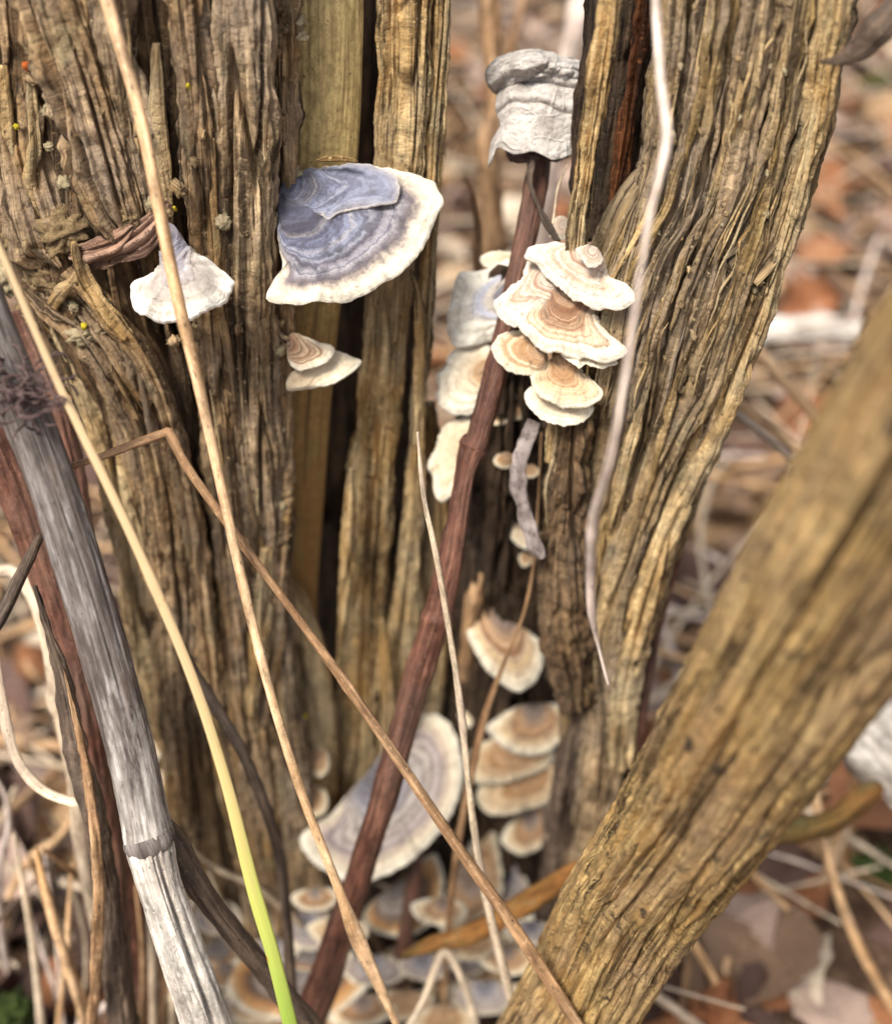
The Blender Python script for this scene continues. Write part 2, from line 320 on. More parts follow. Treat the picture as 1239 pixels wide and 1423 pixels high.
CAPS = {
 'blue': cap_mat('blue grey zoned cap', [(0.0, (0.035, 0.033, 0.05)), (0.18, (0.085, 0.09, 0.145)), (0.30, (0.06, 0.06, 0.085)), (0.40, (0.15, 0.165, 0.26)), (0.54, (0.25, 0.265, 0.35)), (0.60, (0.19, 0.175, 0.21)), (0.67, (0.34, 0.33, 0.38)), (0.74, (0.17, 0.14, 0.15)), (0.79, (0.50, 0.42, 0.36)), (0.87, (0.82, 0.74, 0.58)), (1.0, (0.88, 0.82, 0.68))], 0.34, (0.06, 0.055, 0.08), light=0.2, mott=0.75),
 'fold': cap_mat('blue grey fold', [(0.0, (0.05, 0.05, 0.07)), (0.25, (0.11, 0.12, 0.19)), (0.45, (0.08, 0.08, 0.11)), (0.6, (0.18, 0.20, 0.30)), (0.85, (0.26, 0.28, 0.38)), (0.96, (0.34, 0.33, 0.38)), (1.0, (0.5, 0.46, 0.44))], 0.3, (0.06, 0.055, 0.08), light=0.2, mott=0.7),
 'neck': cap_mat('white cap with grey neck', [(0.0, (0.07, 0.07, 0.11)), (0.40, (0.17, 0.175, 0.26)), (0.52, (0.36, 0.35, 0.41)), (0.62, (0.44, 0.39, 0.36)), (0.74, (0.58, 0.52, 0.46)), (0.86, (0.82, 0.77, 0.68)), (1.0, (0.90, 0.87, 0.80))], 0.15, (0.3, 0.25, 0.22), mott=0.5),
 'brown': cap_mat('brown banded cap', [(0.0, (0.07, 0.035, 0.02)), (0.25, (0.15, 0.075, 0.04)), (0.36, (0.40, 0.27, 0.17)), (0.44, (0.17, 0.085, 0.045)), (0.53, (0.50, 0.37, 0.25)), (0.60, (0.30, 0.18, 0.10)), (0.66, (0.58, 0.45, 0.31)), (0.72, (0.66, 0.52, 0.36)), (0.82, (0.80, 0.70, 0.54)), (1.0, WH)], 0.5, (0.22, 0.10, 0.05)),
 'white': cap_mat('white cap with thin brown zones', [(0.0, (0.48, 0.40, 0.33)), (0.30, (0.62, 0.55, 0.47)), (0.40, (0.34, 0.18, 0.11)), (0.45, (0.66, 0.58, 0.49)), (0.53, (0.55, 0.40, 0.30)), (0.58, (0.70, 0.63, 0.53)), (0.66, (0.52, 0.40, 0.30)), (0.72, (0.74, 0.67, 0.56)), (1.0, (0.82, 0.77, 0.67))], 0.35, (0.30, 0.18, 0.12)),
 'tan': cap_mat('tan fuzzy cap', [(0.0, (0.30, 0.16, 0.08)), (0.3, (0.46, 0.29, 0.16)), (0.55, (0.40, 0.23, 0.11)), (0.66, (0.64, 0.48, 0.3)), (0.82, (0.74, 0.62, 0.43)), (1.0, (0.80, 0.73, 0.57))], 0.35, (0.28, 0.15, 0.07)),
 'cream': cap_mat('cream cap', [(0.0, (0.55, 0.42, 0.28)), (0.5, (0.68, 0.56, 0.40)), (0.8, (0.80, 0.70, 0.52)), (1.0, (0.86, 0.80, 0.66))], 0.15, (0.4, 0.27, 0.15)),
 'paletan': cap_mat('whitish cap with rusty centre', [(0.0, (0.2, 0.1, 0.04)), (0.3, (0.4, 0.24, 0.12)), (0.48, (0.74, 0.64, 0.48)), (0.75, (0.86, 0.80, 0.66)), (1.0, (0.9, 0.86, 0.75))], 0.15, (0.45, 0.3, 0.18)),
 'rear': cap_mat('pale cap with dark centre', [(0.0, (0.05, 0.045, 0.05)), (0.30, (0.10, 0.10, 0.14)), (0.40, (0.52, 0.47, 0.40)), (0.52, (0.42, 0.45, 0.58)), (0.62, (0.74, 0.71, 0.64)), (0.75, (0.86, 0.82, 0.70)), (1.0, (0.9, 0.87, 0.77))], 0.15, (0.25, 0.22, 0.25)),
 'orange': cap_mat('grey cap with orange zone', [(0.0, (0.06, 0.055, 0.06)), (0.3, (0.17, 0.15, 0.15)), (0.5, (0.26, 0.22, 0.21)), (0.62, (0.16, 0.10, 0.07)), (0.72, (0.52, 0.25, 0.08)), (0.83, (0.62, 0.38, 0.17)), (0.90, (0.80, 0.70, 0.52)), (1.0, (0.88, 0.83, 0.72))], 0.4, (0.09, 0.07, 0.06)),
 'greyblue': cap_mat('grey violet cap with cream margin', [(0.0, (0.09, 0.09, 0.12)), (0.28, (0.16, 0.165, 0.23)), (0.42, (0.33, 0.31, 0.33)), (0.55, (0.42, 0.37, 0.34)), (0.66, (0.36, 0.30, 0.32)), (0.74, (0.46, 0.37, 0.30)), (0.82, (0.72, 0.63, 0.48)), (1.0, (0.86, 0.81, 0.68))], 0.4, (0.16, 0.12, 0.11)),
 'band': cap_mat('grey orange cream cap', [(0.0, (0.10, 0.085, 0.08)), (0.3, (0.24, 0.19, 0.17)), (0.46, (0.48, 0.29, 0.15)), (0.58, (0.30, 0.16, 0.08)), (0.68, (0.66, 0.48, 0.28)), (0.82, (0.84, 0.74, 0.56)), (1.0, (0.88, 0.83, 0.7))], 0.3, (0.2, 0.11, 0.06)),
}
def pore_mat():
    k = M('cream pore surface', 0.9, 0.1); ob = k.obj()
    n = k.noise(k.map(ob, (2500, 2500, 2500)), 1, 2); c = k.ramp(k.noise(k.map(ob, (150, 150, 150)), 1, 3), [(0.35, (0.62, 0.46, 0.27)), (0.6, (0.76, 0.62, 0.42))])
    k.col(c); k.bump(n, 0.0003, 0.7); return k.m
PORE = pore_mat()

def leaf_mat(name, c1, c2, rough=0.7):
    k = M(name, rough, 0.3); uv = k.uv(False); ob = k.obj(); i = k.n('ObjectInfo')
    v = k.n('VectorMath', operation='ADD'); k.put(v.inputs[0], ob); k.put(v.inputs[1], i.outputs['Random'])
    f = k.noise(v.outputs[0], 60, 5, 0.6); g = k.noise(v.outputs[0], 400, 4, 0.7)
    c = k.ramp(f, [(0.32, c1), (0.62, c2)]); c = k.mix(k.ramp(g, [(0.34, 0.7), (0.5, 0)]), c, tuple(x * 0.45 for x in c1))
    sep = k.n('SeparateXYZ'); k.put(sep.inputs[0], uv)
    a = k.math('ABSOLUTE', k.math('SUBTRACT', sep.outputs[0], 0.5))
    w = k.math('SINE', k.math('MULTIPLY', k.math('ADD', k.math('SUBTRACT', sep.outputs[1], k.math('MULTIPLY', a, 0.5)), k.math('MULTIPLY', f, 0.12)), 38))
    vein = k.ramp(w, [(0.90, 0), (0.98, 1)]); mid = k.ramp(a, [(0.012, 1), (0.028, 0)])
    vv = k.math('MAXIMUM', vein, mid); c = k.mix(k.math('MULTIPLY', vv, 0.45), c, tuple(min(1, x * 1.5) for x in c2))
    k.col(c); k.bump(k.math('ADD', vv, k.math('MULTIPLY', g, 0.8)), 0.0006, 0.8); return k.m
LEAVES = [
 ('rust brown', leaf_mat('rust leaf', (0.20, 0.075, 0.035), (0.36, 0.16, 0.075))),
 ('pinkish grey', leaf_mat('pinkish leaf', (0.32, 0.225, 0.18), (0.54, 0.40, 0.34))),
 ('pale cream', leaf_mat('cream leaf', (0.46, 0.36, 0.26), (0.70, 0.60, 0.48))),
 ('dark chocolate', leaf_mat('dark leaf', (0.05, 0.028, 0.022), (0.13, 0.075, 0.06))),
 ('tan', leaf_mat('tan leaf', (0.26, 0.16, 0.085), (0.46, 0.31, 0.18))),
 ('dull brown', leaf_mat('dull brown leaf', (0.15, 0.092, 0.06), (0.31, 0.205, 0.14))),
]
def grey_leaf():
    k = M('silver grey leaf', 0.75, 0.25); uv = k.uv(False); f = k.noise(uv, 5, 6, 0.7); g = k.noise(k.map(uv, (24, 24)), 1, 5, 0.75)
    c = k.ramp(f, [(0.35, (0.30, 0.265, 0.245)), (0.5, (0.48, 0.445, 0.42)), (0.66, (0.62, 0.59, 0.565))])
    c = k.mix(k.ramp(g, [(0.36, 0.7), (0.46, 0)]), c, (0.13, 0.10, 0.085))
    vn = k.n('TexVoronoi', feature='DISTANCE_TO_EDGE'); k.put(vn.inputs['Vector'], uv); vn.inputs['Scale'].default_value = 5.0
    vv = k.ramp(vn.outputs['Distance'], [(0.012, 1), (0.04, 0)]); c = k.mix(k.math('MULTIPLY', vv, 0.35), c, (0.66, 0.62, 0.58))
    k.col(c); k.bump(k.math('ADD', k.math('MULTIPLY', vv, 0.5), g), 0.0006, 0.9); return k.m
GREYLEAF = grey_leaf()
def simple(name, c1, c2, sc=200, rough=0.9, bump=0.0006):
    k = M(name, rough, 0.2); ob = k.obj(); f = k.noise(ob, sc, 5, 0.65); g = k.noise(ob, sc * 5, 4, 0.7)
    c = k.ramp(f, [(0.33, c1), (0.62, c2)]); k.col(k.mix(k.ramp(g, [(0.34, 0.6), (0.5, 0)]), c, tuple(x * 0.5 for x in c1)))
    k.bump(k.math('ADD', f, g), bump, 1.0); return k.m
CRUMB = simple('crumbly bark', (0.13, 0.085, 0.045), (0.36, 0.26, 0.14), 500)
CRUMBP = simple('pale crumbly lichen', (0.28, 0.22, 0.13), (0.5, 0.42, 0.27), 500)
REDDISH = simple('reddish bark flake', (0.15, 0.07, 0.04), (0.38, 0.25, 0.18), 400)
YEL = simple('yellow lichen', (0.55, 0.45, 0.03), (0.75, 0.62, 0.05), 500)
REDL = simple('orange red spot', (0.4, 0.09, 0.02), (0.55, 0.14, 0.03), 500)
FUZZ = simple('purple brown fuzz', (0.08, 0.05, 0.05), (0.19, 0.13, 0.125), 500)
MOSS = simple('green moss', (0.02, 0.035, 0.008), (0.06, 0.085, 0.02), 300)
def ground_mat():
    k = M('leaf mould', 0.95, 0.1); ob = k.obj()
    a = k.noise(ob, 9, 6, 0.7); b = k.noise(ob, 45, 6, 0.7); g = k.noise(ob, 300, 4, 0.7)
    c = k.ramp(b, [(0.3, (0.03, 0.018, 0.012)), (0.45, (0.10, 0.06, 0.04)), (0.58, (0.21, 0.135, 0.09)), (0.72, (0.35, 0.25, 0.18))])
    c = k.mix(k.ramp(a, [(0.45, 0), (0.65, 0.5)]), c, (0.06, 0.035, 0.025)); k.col(c)
    k.bump(k.math('ADD', b, k.math('MULTIPLY', g, 0.3)), 0.01, 1.0); return k.m
GROUND = ground_mat()

# ------------------------------------------------------------------ the ground
def gz(x, y):
    x = np.asarray(x, float); y = np.asarray(y, float); d = np.hypot(x, y - 0.31)
    return 0.012 * gn(x * 9, y * 9, 3) + 0.03 * gn(x * 1.7, y * 1.7, 4) * np.clip(d, 0, 1) + 0.25 * gn(x * .15, y * .15, 5) * np.clip((d - 2) / 10, 0, 1) - 0.004
g = np.linspace(-1, 1, 141); gx = np.sign(g) * (np.abs(g) * 1.5 + 120 * np.abs(g) ** 5)
GX, GY = np.meshgrid(gx, gx + 0.5); GZ = gz(GX, GY)
o = mesh_obj('ground', np.stack([GX, GY, GZ], -1), gfaces(141, 141), GROUND, loc=(0, 0, 0)); o['kind'] = 'structure'

# ------------------------------------------------------------------ the split left trunk
def interp(rows, py, k): return np.interp(py, [r[0] for r in rows], [r[k] for r in rows])
A_ROWS = [(-500, -60, 395), (-60, -40, 398), (100, -20, 398), (300, 0, 400), (420, 40, 402), (500, 82, 405), (600, 118, 405), (760, 168, 408), (920, 206, 425), (1080, 240, 440), (1200, 262, 455), (1350, 262, 500), (1480, 235, 560)]
AY, ATH = 0.345, 0.62
def surfA(px, py, off=0.0):
    l, r = interp(A_ROWS, py, 1), interp(A_ROWS, py, 2); c, h = (l + r) / 2, (r - l) / 2
    q = min(1, abs((px - c) / h)); d = dv(py, AY); th = h * d / F * ATH
    return dv(py, AY - th * math.sqrt(1 - q * q) - off)
def onA(rows, off=0.0): return [(p[0], p[1], surfA(p[0], p[1], off + (p[3] if len(p) > 3 else 0)), p[2]) for p in rows]

base = W(330, 1400, dv(1400, AY)); base[2] = 0
TA = thing('dead_tree', base, 'thick weathered split trunk with peeling bark and a smooth hollow', 'trunk')
sweep('trunk_core', onY(AY, [((l + r) / 2, y, (r - l) / 2 - 10) for y, l, r in A_ROWS]), BARKD, TA, thick=ATH, du=3.4, dl=6, disp=wood(1, 1.3, 1.6))  # core coloured darker than the strips, painting shade into the gaps between them
def bark(rows, off, seed, mat=BARK, thick=0.75, e=0.8, du=1.9, dl=3.9, name='bark_strip', parent=None, **k):
    return sweep(name, onA(rows, off), mat, parent or TA, thick=thick, e=e, du=du, dl=dl, disp=wood(seed, **k))
bark([(252, -300, 30), (258, -40, 29), (282, 250, 29), (296, 500, 24), (318, 750, 27), (345, 1000, 30), (366, 1200, 36), (380, 1330, 34)], 0.002, 11, amp=1.2, crack=1.1, lump=0.0016)
bark([(330, -300, 52), (335, -40, 48), (340, 300, 42), (345, 500, 37), (368, 750, 31), (397, 1000, 28), (420, 1200, 30), (440, 1330, 30)], 0.003, 12, BARKG, amp=1.2, crack=1.2, lump=0.0008)
bark([(396, -300, 20), (395, -40, 19), (394, 200, 17), (394, 420, 18), (394, 600, 17), (392, 720, 20), (384, 820, 20), (372, 930, 15), (364, 1010, 6)], 0.0065, 13, BARK, thick=0.9, amp=1.3, crack=0.6, lump=0.0024)
bark([(30, -300, 60), (62, -60, 58), (112, 120, 52), (160, 270, 44), (182, 325, 26)], 0.004, 14, BARK, amp=1.5, crack=1.3, lump=0.003)
bark([(126, -300, 34), (148, -60, 31), (178, 120, 28), (206, 265, 20), (218, 310, 8)], 0.003, 15, BARKG, amp=1.4, crack=1.2, lump=0.002)
bark([(-40, -200, 50), (-5, -20, 44), (20, 150, 38), (56, 300, 42), (74, 365, 28)], 0.003, 16, BARK, amp=1.5, crack=1.2, lump=0.003)
bark([(2, 90, 6), (6, 150, 13), (10, 220, 12), (14, 262, 6)], 0.012, 17, BARKY, thick=0.35, amp=0.6, crack=0.3, name='pale_bark_flake')
bark([(218, 60, 5), (222, 180, 14), (232, 260, 11), (238, 320, 5)], 0.0035, 18, BARKY, thick=0.5, amp=0.6, crack=0.5, name='splinter')
bark([(48, 380, 28), (120, 445, 36), (186, 540, 40), (224, 640, 42), (246, 800, 40), (258, 1000, 38), (280, 1200, 38), (300, 1330, 36)], 0.003, 19, BARK, amp=1.3, crack=1.5, lump=0.0012)
bark([(70, 420, 16), (130, 555, 26), (176, 700, 30), (200, 850, 28), (226, 1000, 24), (252, 1150, 24), (262, 1300, 22)], 0.004, 20, BARKY, amp=1.3, crack=1.3)
bark([(96, 372, 10), (150, 432, 20), (205, 510, 20), (238, 585, 14), (262, 690, 16), (282, 820, 16), (300, 980, 16)], 0.008, 21, BARK, amp=1.2, crack=0.9, lump=0.0015)
bark([(400, 800, 8), (418, 860, 22), (436, 960, 26), (444, 1060, 24), (446, 1150, 18)], 0.004, 22, BARKY, thick=0.6, amp=0.5, crack=0.3, fl=3)
bark([(372, 760, 10), (360, 880, 14), (352, 960, 9), (350, 1000, 3)], 0.010, 23, BARKY, thick=0.6, amp=0.8, crack=0.6)
rr_ = random.Random(77)
for i in range(58):
    q0 = rr_.uniform(0.04, 0.93); q1 = q0 + rr_.uniform(-.04, .04); y0 = rr_.uniform(-80, 1050); ln = rr_.uniform(120, 420); hw_ = rr_.uniform(4, 10); of = rr_.uniform(.0045, .0085); pts = []
    if 270 < y0 + ln / 2 < 400 and q0 < .5: continue
    for k_ in range(6):
        yy = y0 + ln * k_ / 5; l_, r_2 = interp(A_ROWS, yy, 1), interp(A_ROWS, yy, 2); qq = q0 + (q1 - q0) * k_ / 5
        pts.append((l_ + (r_2 - l_) * qq + rr_.uniform(-3, 3), yy, hw_ * [.25, .8, 1, 1.1, .8, .2][k_], rr_.uniform(-.0006, .0006)))
    if any(abs(p[0] - np.interp(p[1], [-100, 0, 300, 580, 760], [195, 212, 248, 262, 296])) < 20 + hw_ and p[1] < 760 for p in pts): continue
    bark(pts, of, 700 + i, rr_.choice([BARK, BARK, BARKG, BARKY, BARKD]), thick=rr_.uniform(.5, .9), amp=0.6, crack=0.5, name='bark_ridge')
# smooth inner wood of the hollow, and an added dark wall that paints the gap black
sweep('inner_wood', onY(0.351, [(442, -300, 62), (444, -60, 60), (444, 120, 58), (436, 300, 54), (418, 480, 48), (406, 680, 44), (400, 850, 40), (412, 1000, 32), (430, 1100, 26)]), INNER, TA, thick=0.55, du=3, dl=6, disp=lambda u, v, s, t, ph: 0.0006 * gn(u * 60, v * 8, 5) + 0.00022 * gn(u * 500, v * 40, 6) - 0.0015 * np.exp(-((s + 0.30) / 0.012) ** 2) * (np.cos(ph) > 0) * (gn(v * 20, v * 0, 3) > -0.1))
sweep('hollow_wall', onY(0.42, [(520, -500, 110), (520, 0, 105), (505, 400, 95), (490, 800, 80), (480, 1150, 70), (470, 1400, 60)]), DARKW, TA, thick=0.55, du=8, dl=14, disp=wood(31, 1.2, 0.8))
# the plank that stands right of the hollow
CY_ = 0.352
sweep('plank', onY(CY_, [(580, -300, 40), (567, -60, 38), (562, 130, 36), (554, 260, 34), (541, 400, 31), (534, 500, 31), (519, 650, 32), (509, 800, 31), (499, 950, 31), (486, 1130, 26), (480, 1230, 22)]), BARKY, TA, thick=0.62, e=0.62, du=1.5, dl=3.4, disp=wood(32, 1.0, 1.1, 1.2, lines=[(0.35, .42, 0.30, .78, 0.03, 3.5), (-0.3, .02, -0.25, .4, 0.02, 2), (0.05, .5, 0.2, .95, 0.025, 3), (0.55, .05, 0.5, .4, 0.025, 2.5)]))
sweep('plank_sliver', onY(CY_, [(630, -300, 14), (619, -60, 13), (604, 200, 12), (593, 380, 11), (585, 500, 11), (577, 620, 11), (570, 750, 15), (560, 900, 24), (550, 1050, 24), (540, 1180, 22)]), BARKY, TA, thick=0.9, e=0.8, du=1.5, dl=3.4, disp=wood(33, 0.8, 0.8, 1.3))
sweep('plank_sliver', onY(0.364, [(596, 560, 8), (606, 680, 18), (604, 800, 26), (592, 920, 30), (574, 1060, 30), (560, 1180, 26)]), BARKY, TA, thick=0.8, e=0.9, du=1.8, dl=3, disp=wood(34, 0.8, 0.8))
sweep('splinter', onY(0.340, [(530, 860, 4), (534, 930, 9), (540, 1010, 10), (536, 1120, 8)]), BARKY, TA, thick=0.8, disp=wood(35, .6, .5))
sweep('splinter', onY(0.336, [(488, 650, 3), (487, 700, 9), (482, 780, 10), (475, 860, 6), (470, 930, 2)]), BARKY, TA, thick=0.6, disp=wood(36, .6, .5))
sweep('splinter', onY(0.339, [(572, 375, 2), (583, 410, 6), (586, 470, 8), (580, 560, 5), (575, 620, 2)]), BARKY, TA, thick=0.8, disp=wood(37, .6, .5))
# the root crown and a shadowed back stem, its shade put into the dark colour
sweep('decayed_stem', onY(0.378, [(712, 372, 10, .356), (710, 430, 34, .356), (700, 600, 56, .357), (690, 800, 70, .368), (680, 1000, 92), (655, 1250, 112), (640, 1480, 130)]), DARKW, TA, thick=0.7, du=6, dl=8, disp=wood(38, 2.2, 2, lump=0.004))
def ico(seed, sub=3, n=0.35, f=1.6):
    import bmesh
    bm = bmesh.new(); bmesh.ops.create_icosphere(bm, subdivisions=sub, radius=1.0)
    V = np.array([v.co[:] for v in bm.verts]); Fc = np.array([[v.index for v in fc.verts] for fc in bm.faces]); bm.free()
    d = fbm(V[:, 0] * f + seed, V[:, 1] * f + V[:, 2] * 1.3 * f + seed * 2, seed, 4); d2 = fbm(V[:, 2] * f - seed, V[:, 0] * f + V[:, 1] * f, seed + 9, 4)
    return V * (1 + n * (d + d2))[:, None], Fc
def lump(name, px, py, d, sx, sy, sz, mat, parent=None, seed=1, sub=3, n=0.35, rot=0.0, f=1.6):
    V, Fc = ico(seed, sub, n, f); s = d / F; c, sn = math.cos(rot), math.sin(rot)
    x, y = V[:, 0] * sx * s, V[:, 1] * sy * s; x, y = x * c - y * sn, x * sn + y * c
    X = W(px, py, d) + x[:, None] * RT - y[:, None] * UP + (V[:, 2] * sz * s)[:, None] * FW
    return mesh_obj(name, X, Fc, mat, parent, V[:, :2] * sx * s)
lump('root_crown', 560, 1440, dv(1440, 0.375), 290, 120, 130, DARKW, TA, 5, 5, 0.3)
# knots, crumbs and flakes of bark on the trunk
for i, (x, y, sx, sy, m, rt) in enumerate([(40, 330, 34, 36, CRUMB, 0), (88, 318, 30, 34, CRUMB, 0.4), (15, 380, 26, 28, CRUMBP, 0), (70, 385, 30, 22, CRUMB, 0.6), (60, 440, 24, 18, CRUMB, 0), (130, 462, 34, 15, CRUMBP, -0.3), (180, 300, 20, 16, CRUMB, 0)]):
    lump('bark_knot', x, y, surfA(x, y, 0.005), sx, sy, 20, m, TA, 40 + i, 4, 0.33, rt, 2.6)
REDW = wood_mat('reddish torn bark', (0.09, 0.04, 0.025), (0.23, 0.12, 0.075), (0.42, 0.28, 0.2), (0.3, 0.22, 0.18), 0.6, 0.1)
for i, (pts, m, of) in enumerate([([(128, 372, 4), (158, 352, 15), (196, 330, 24), (222, 300, 16), (234, 282, 4)], REDW, .007), ([(96, 352, 4), (128, 344, 12), (160, 330, 15), (186, 312, 5)], REDW, .008), ([(106, 336, 1.5), (111, 362, 6), (122, 395, 10), (146, 432, 11), (176, 470, 6)], BARKY, .0105), ([(58, 446, 5), (80, 416, 8), (102, 390, 6), (108, 372, 2)], BARKY, .0105), ([(20, 300, 5), (44, 330, 16), (66, 352, 12), (84, 372, 4)], BARK, .009)]):
    bark(pts, of, 950 + i, m, thick=0.55, amp=1.0, crack=0.8, name='torn_flake', lump=0.001)
rn = random.Random(5)
for i in range(70):
    if i < 34: x, y = 396 + rn.uniform(-12, 12), rn.choice([40, 90, 150, 330, 390, 480, 500, 610, 690, 700, 720, 735]) + rn.uniform(-30, 30)
    else: x, y = rn.uniform(20, 380), rn.uniform(0, 520)
    r_ = rn.uniform(3, 9)
    lump('bark_crumb', x, y, surfA(x, y, 0.0105 if i < 34 else 0.008), r_ * rn.uniform(.8, 1.4), r_ * rn.uniform(.8, 1.8), r_, rn.choice([CRUMB, CRUMB, BARK, CRUMBP]), TA, 60 + i, 3, 0.4, rn.uniform(-1, 1), 2.5)
for x, y, r_, m in [(24, 176, 6, YEL), (110, 188, 5, YEL), (243, 290, 4, YEL), (262, 120, 5, YEL), (138, 252, 5, YEL), (118, 453, 7, YEL), (425, 995, 4, YEL), (38, 92, 10, REDL)]:
    r_ *= 0.62
    lump('lichen_spot', x, y, surfA(x, y, 0.0098), r_, r_ * 1.1, 7, m, TA, int(x), 2, 0.5)
for i, (x, y, sx, sy) in enumerate([(412, 30, 14, 11), (410, 240, 9, 10), (414, 50, 12, 9)]):
    lump('crumb_of_white_rot', x, y, dv(y, 0.334), sx, sy, 9, CRUMBP, TA, 150 + i, 3, 0.5)
sweep('splinter', onY(0.333, [(440, 224, 1.5), (458, 220, 4), (480, 221, 4), (497, 224, 1)]), BARKY, TA, thick=0.5, disp=wood(39, .4, .2))

# ------------------------------------------------------------------ the leaning right trunk
D_ROWS = [(-400, 960, 1300), (-60, 916, 1214), (0, 908, 1196), (120, 894, 1172), (230, 878, 1142), (300, 858, 1116), (340, 822, 1100), (480, 768, 1050), (600, 754, 1004), (700, 746, 962), (850, 738, 920), (950, 762, 892), (1050, 775, 884), (1200, 772, 884), (1400, 750, 900)]
DY, DTH = 0.327, 0.62
def surfD(px, py, off=0.0):
    l, r = interp(D_ROWS, py, 1), interp(D_ROWS, py, 2); c, h = (l + r) / 2, (r - l) / 2
    q = min(1, abs((px - c) / h)); d = dv(py, DY); th = h * 0.93 * d / F * DTH
    return dv(py, DY - th * math.sqrt(1 - q * q) - off)
def onD(rows, off=0.0): return [(p[0], p[1], surfD(p[0], p[1], off + (p[3] if len(p) > 3 else 0)), p[2]) for p in rows]
base = W(820, 1400, dv(1400, DY)); base[2] = 0
TD = thing('leaning_tree', base, 'leaning furrowed brown trunk with a dark orange hollow carrying the banded brackets', 'trunk')
sweep('trunk_core', onY(DY, [((l + r) / 2, y, (r - l) / 2 * 0.93) for y, l, r in D_ROWS]), TRUNKR, TD, thick=DTH, du=2.8, dl=4.6,
      disp=wood(51, 1.2, 1.3, 0.9, lines=[(-0.55, .18, -0.35, .52, 0.015, 4), (-0.25, .15, 0.05, .55, 0.015, 3.5), (0.05, .2, 0.2, .42, 0.018, 4), (0.42, .15, 0.44, .5, 0.02, 6), (0.68, .15, 0.7, .46, 0.02, 6), (0.88, .15, 0.88, .5, 0.02, 3)], lump=0.0008))
def barkD(rows, off, seed, mat=TRUNKR, thick=0.75, e=0.85, name='bark_strip', **k):
    return sweep(name, onD(rows, off), mat, TD, thick=thick, e=e, du=1.9, dl=4.0, disp=wood(seed, **k))
barkD([(1190, -300, 16), (1122, -30, 15), (1105, 60, 15), (1083, 180, 15), (1058, 300, 15), (1022, 410, 17), (982, 520, 21), (932, 620, 24), (893, 710, 24), (862, 800, 24), (848, 880, 22), (846, 960, 18), (850, 1040, 16)], 0.002, 52, amp=1.0, crack=1.0)
barkD([(1215, -300, 22), (1164, -30, 17), (1148, 60, 17), (1126, 180, 17), (1098, 290, 17), (1064, 400, 19), (1022, 510, 23), (985, 600, 24), (945, 690, 25), (910, 780, 25), (885, 870, 25), (866, 960, 22), (860, 1060, 18)], 0.005, 53, BARKY, thick=0.9, amp=1.0, crack=1.1)
barkD([(985, 640, 4), (968, 690, 8), (940, 760, 9), (915, 840, 8)], 0.004, 56, TRUNKR, amp=0.7, crack=0.5)
barkD([(800, 560, 16), (790, 680, 28), (780, 800, 34), (785, 900, 34), (800, 985, 20)], 0.003, 57, BARKD, amp=2.0, crack=1, lump=0.004)
barkD([(948, -100, 10), (936, 60, 14), (914, 200, 14), (882, 320, 16), (856, 440, 18), (838, 560, 14)], 0.003, 58, TRUNKR, amp=1.0, crack=0.8)
barkD([(1000, -200, 16), (985, 0, 22), (960, 160, 22), (930, 320, 22), (905, 460, 20), (880, 580, 14)], -0.001, 59, BARKG, amp=1.2, crack=1.0)
barkD([(1075, -200, 22), (1052, 0, 26), (1030, 150, 26), (1000, 300, 26), (965, 440, 24), (935, 540, 16)], -0.002, 60, BARKG, amp=1.0, crack=1.0)
for i in range(40):
    q0 = rr_.uniform(0.05, 0.8); y0 = rr_.uniform(-80, 520); ln = rr_.uniform(120, 360); hw_ = rr_.uniform(3.5, 8); of = rr_.uniform(.001, .0045); pts = []
    for k_ in range(6):
        yy = y0 + ln * k_ / 5; l_, r_2 = interp(D_ROWS, yy, 1), interp(D_ROWS, yy, 2)
        pts.append((l_ + (r_2 - l_) * q0 + rr_.uniform(-3, 3), yy, hw_ * [.25, .8, 1, 1.1, .8, .2][k_], rr_.uniform(-.0005, .0005)))
    barkD(pts, of, 800 + i, rr_.choice([TRUNKR, TRUNKR, BARKG, BARKY]), thick=rr_.uniform(.5, .9), amp=0.6, crack=0.5, name='bark_ridge')
sweep('hollow_edge', onY(0.318, [(866, -300, 16), (850, -40, 15), (834, 100, 15), (817, 220, 15), (805, 310, 15), (796, 400, 18), (782, 520, 18), (768, 640, 14)]), BARKY, TD, thick=0.95, e=0.8, du=1.6, dl=3.4, disp=wood(61, 0.8, 1.4, 1.4, lines=[(-.2, .1, -.1, .8, .04, 3), (.35, .1, .3, .8, .04, 3)]))
sweep('heartwood', onY(0.340, [(904, -300, 14), (898, -60, 13), (887, 60, 13), (870, 180, 11), (852, 290, 8), (842, 350, 6)]), RUSTW, TD, thick=0.8, disp=wood(62, 1.2, 1))
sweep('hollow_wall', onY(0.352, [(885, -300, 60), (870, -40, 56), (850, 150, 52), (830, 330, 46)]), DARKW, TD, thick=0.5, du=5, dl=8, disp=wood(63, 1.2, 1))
sweep('bare_root', onY(0.318, [(845, 940, 14), (838, 1020, 30), (828, 1100, 34), (815, 1200, 34), (800, 1330, 34), (780, 1450, 34)]), BARKG, TD, thick=0.8, disp=wood(64, 1, 1))
sweep('bare_root', onY(0.322, [(815, 960, 10), (795, 1050, 22), (782, 1130, 24), (772, 1250, 26), (765, 1450, 26)]), DKST, TD, thick=0.8, disp=wood(65, 1, 1))
for i in range(46):
    y = rn.uniform(-10, 620); l, r = interp(D_ROWS, y, 1), interp(D_ROWS, y, 2); x = rn.uniform(l + 30, r - 20); q = rn.uniform(2, 5)
    lump('bark_crumb', x, y, surfD(x, y, 0.0035), q, q * rn.uniform(1, 2), q, rn.choice([CRUMB, CRUMBP, TRUNKR]), TD, 300 + i, 2, 0.5, rn.uniform(-.6, .6), 2.5)
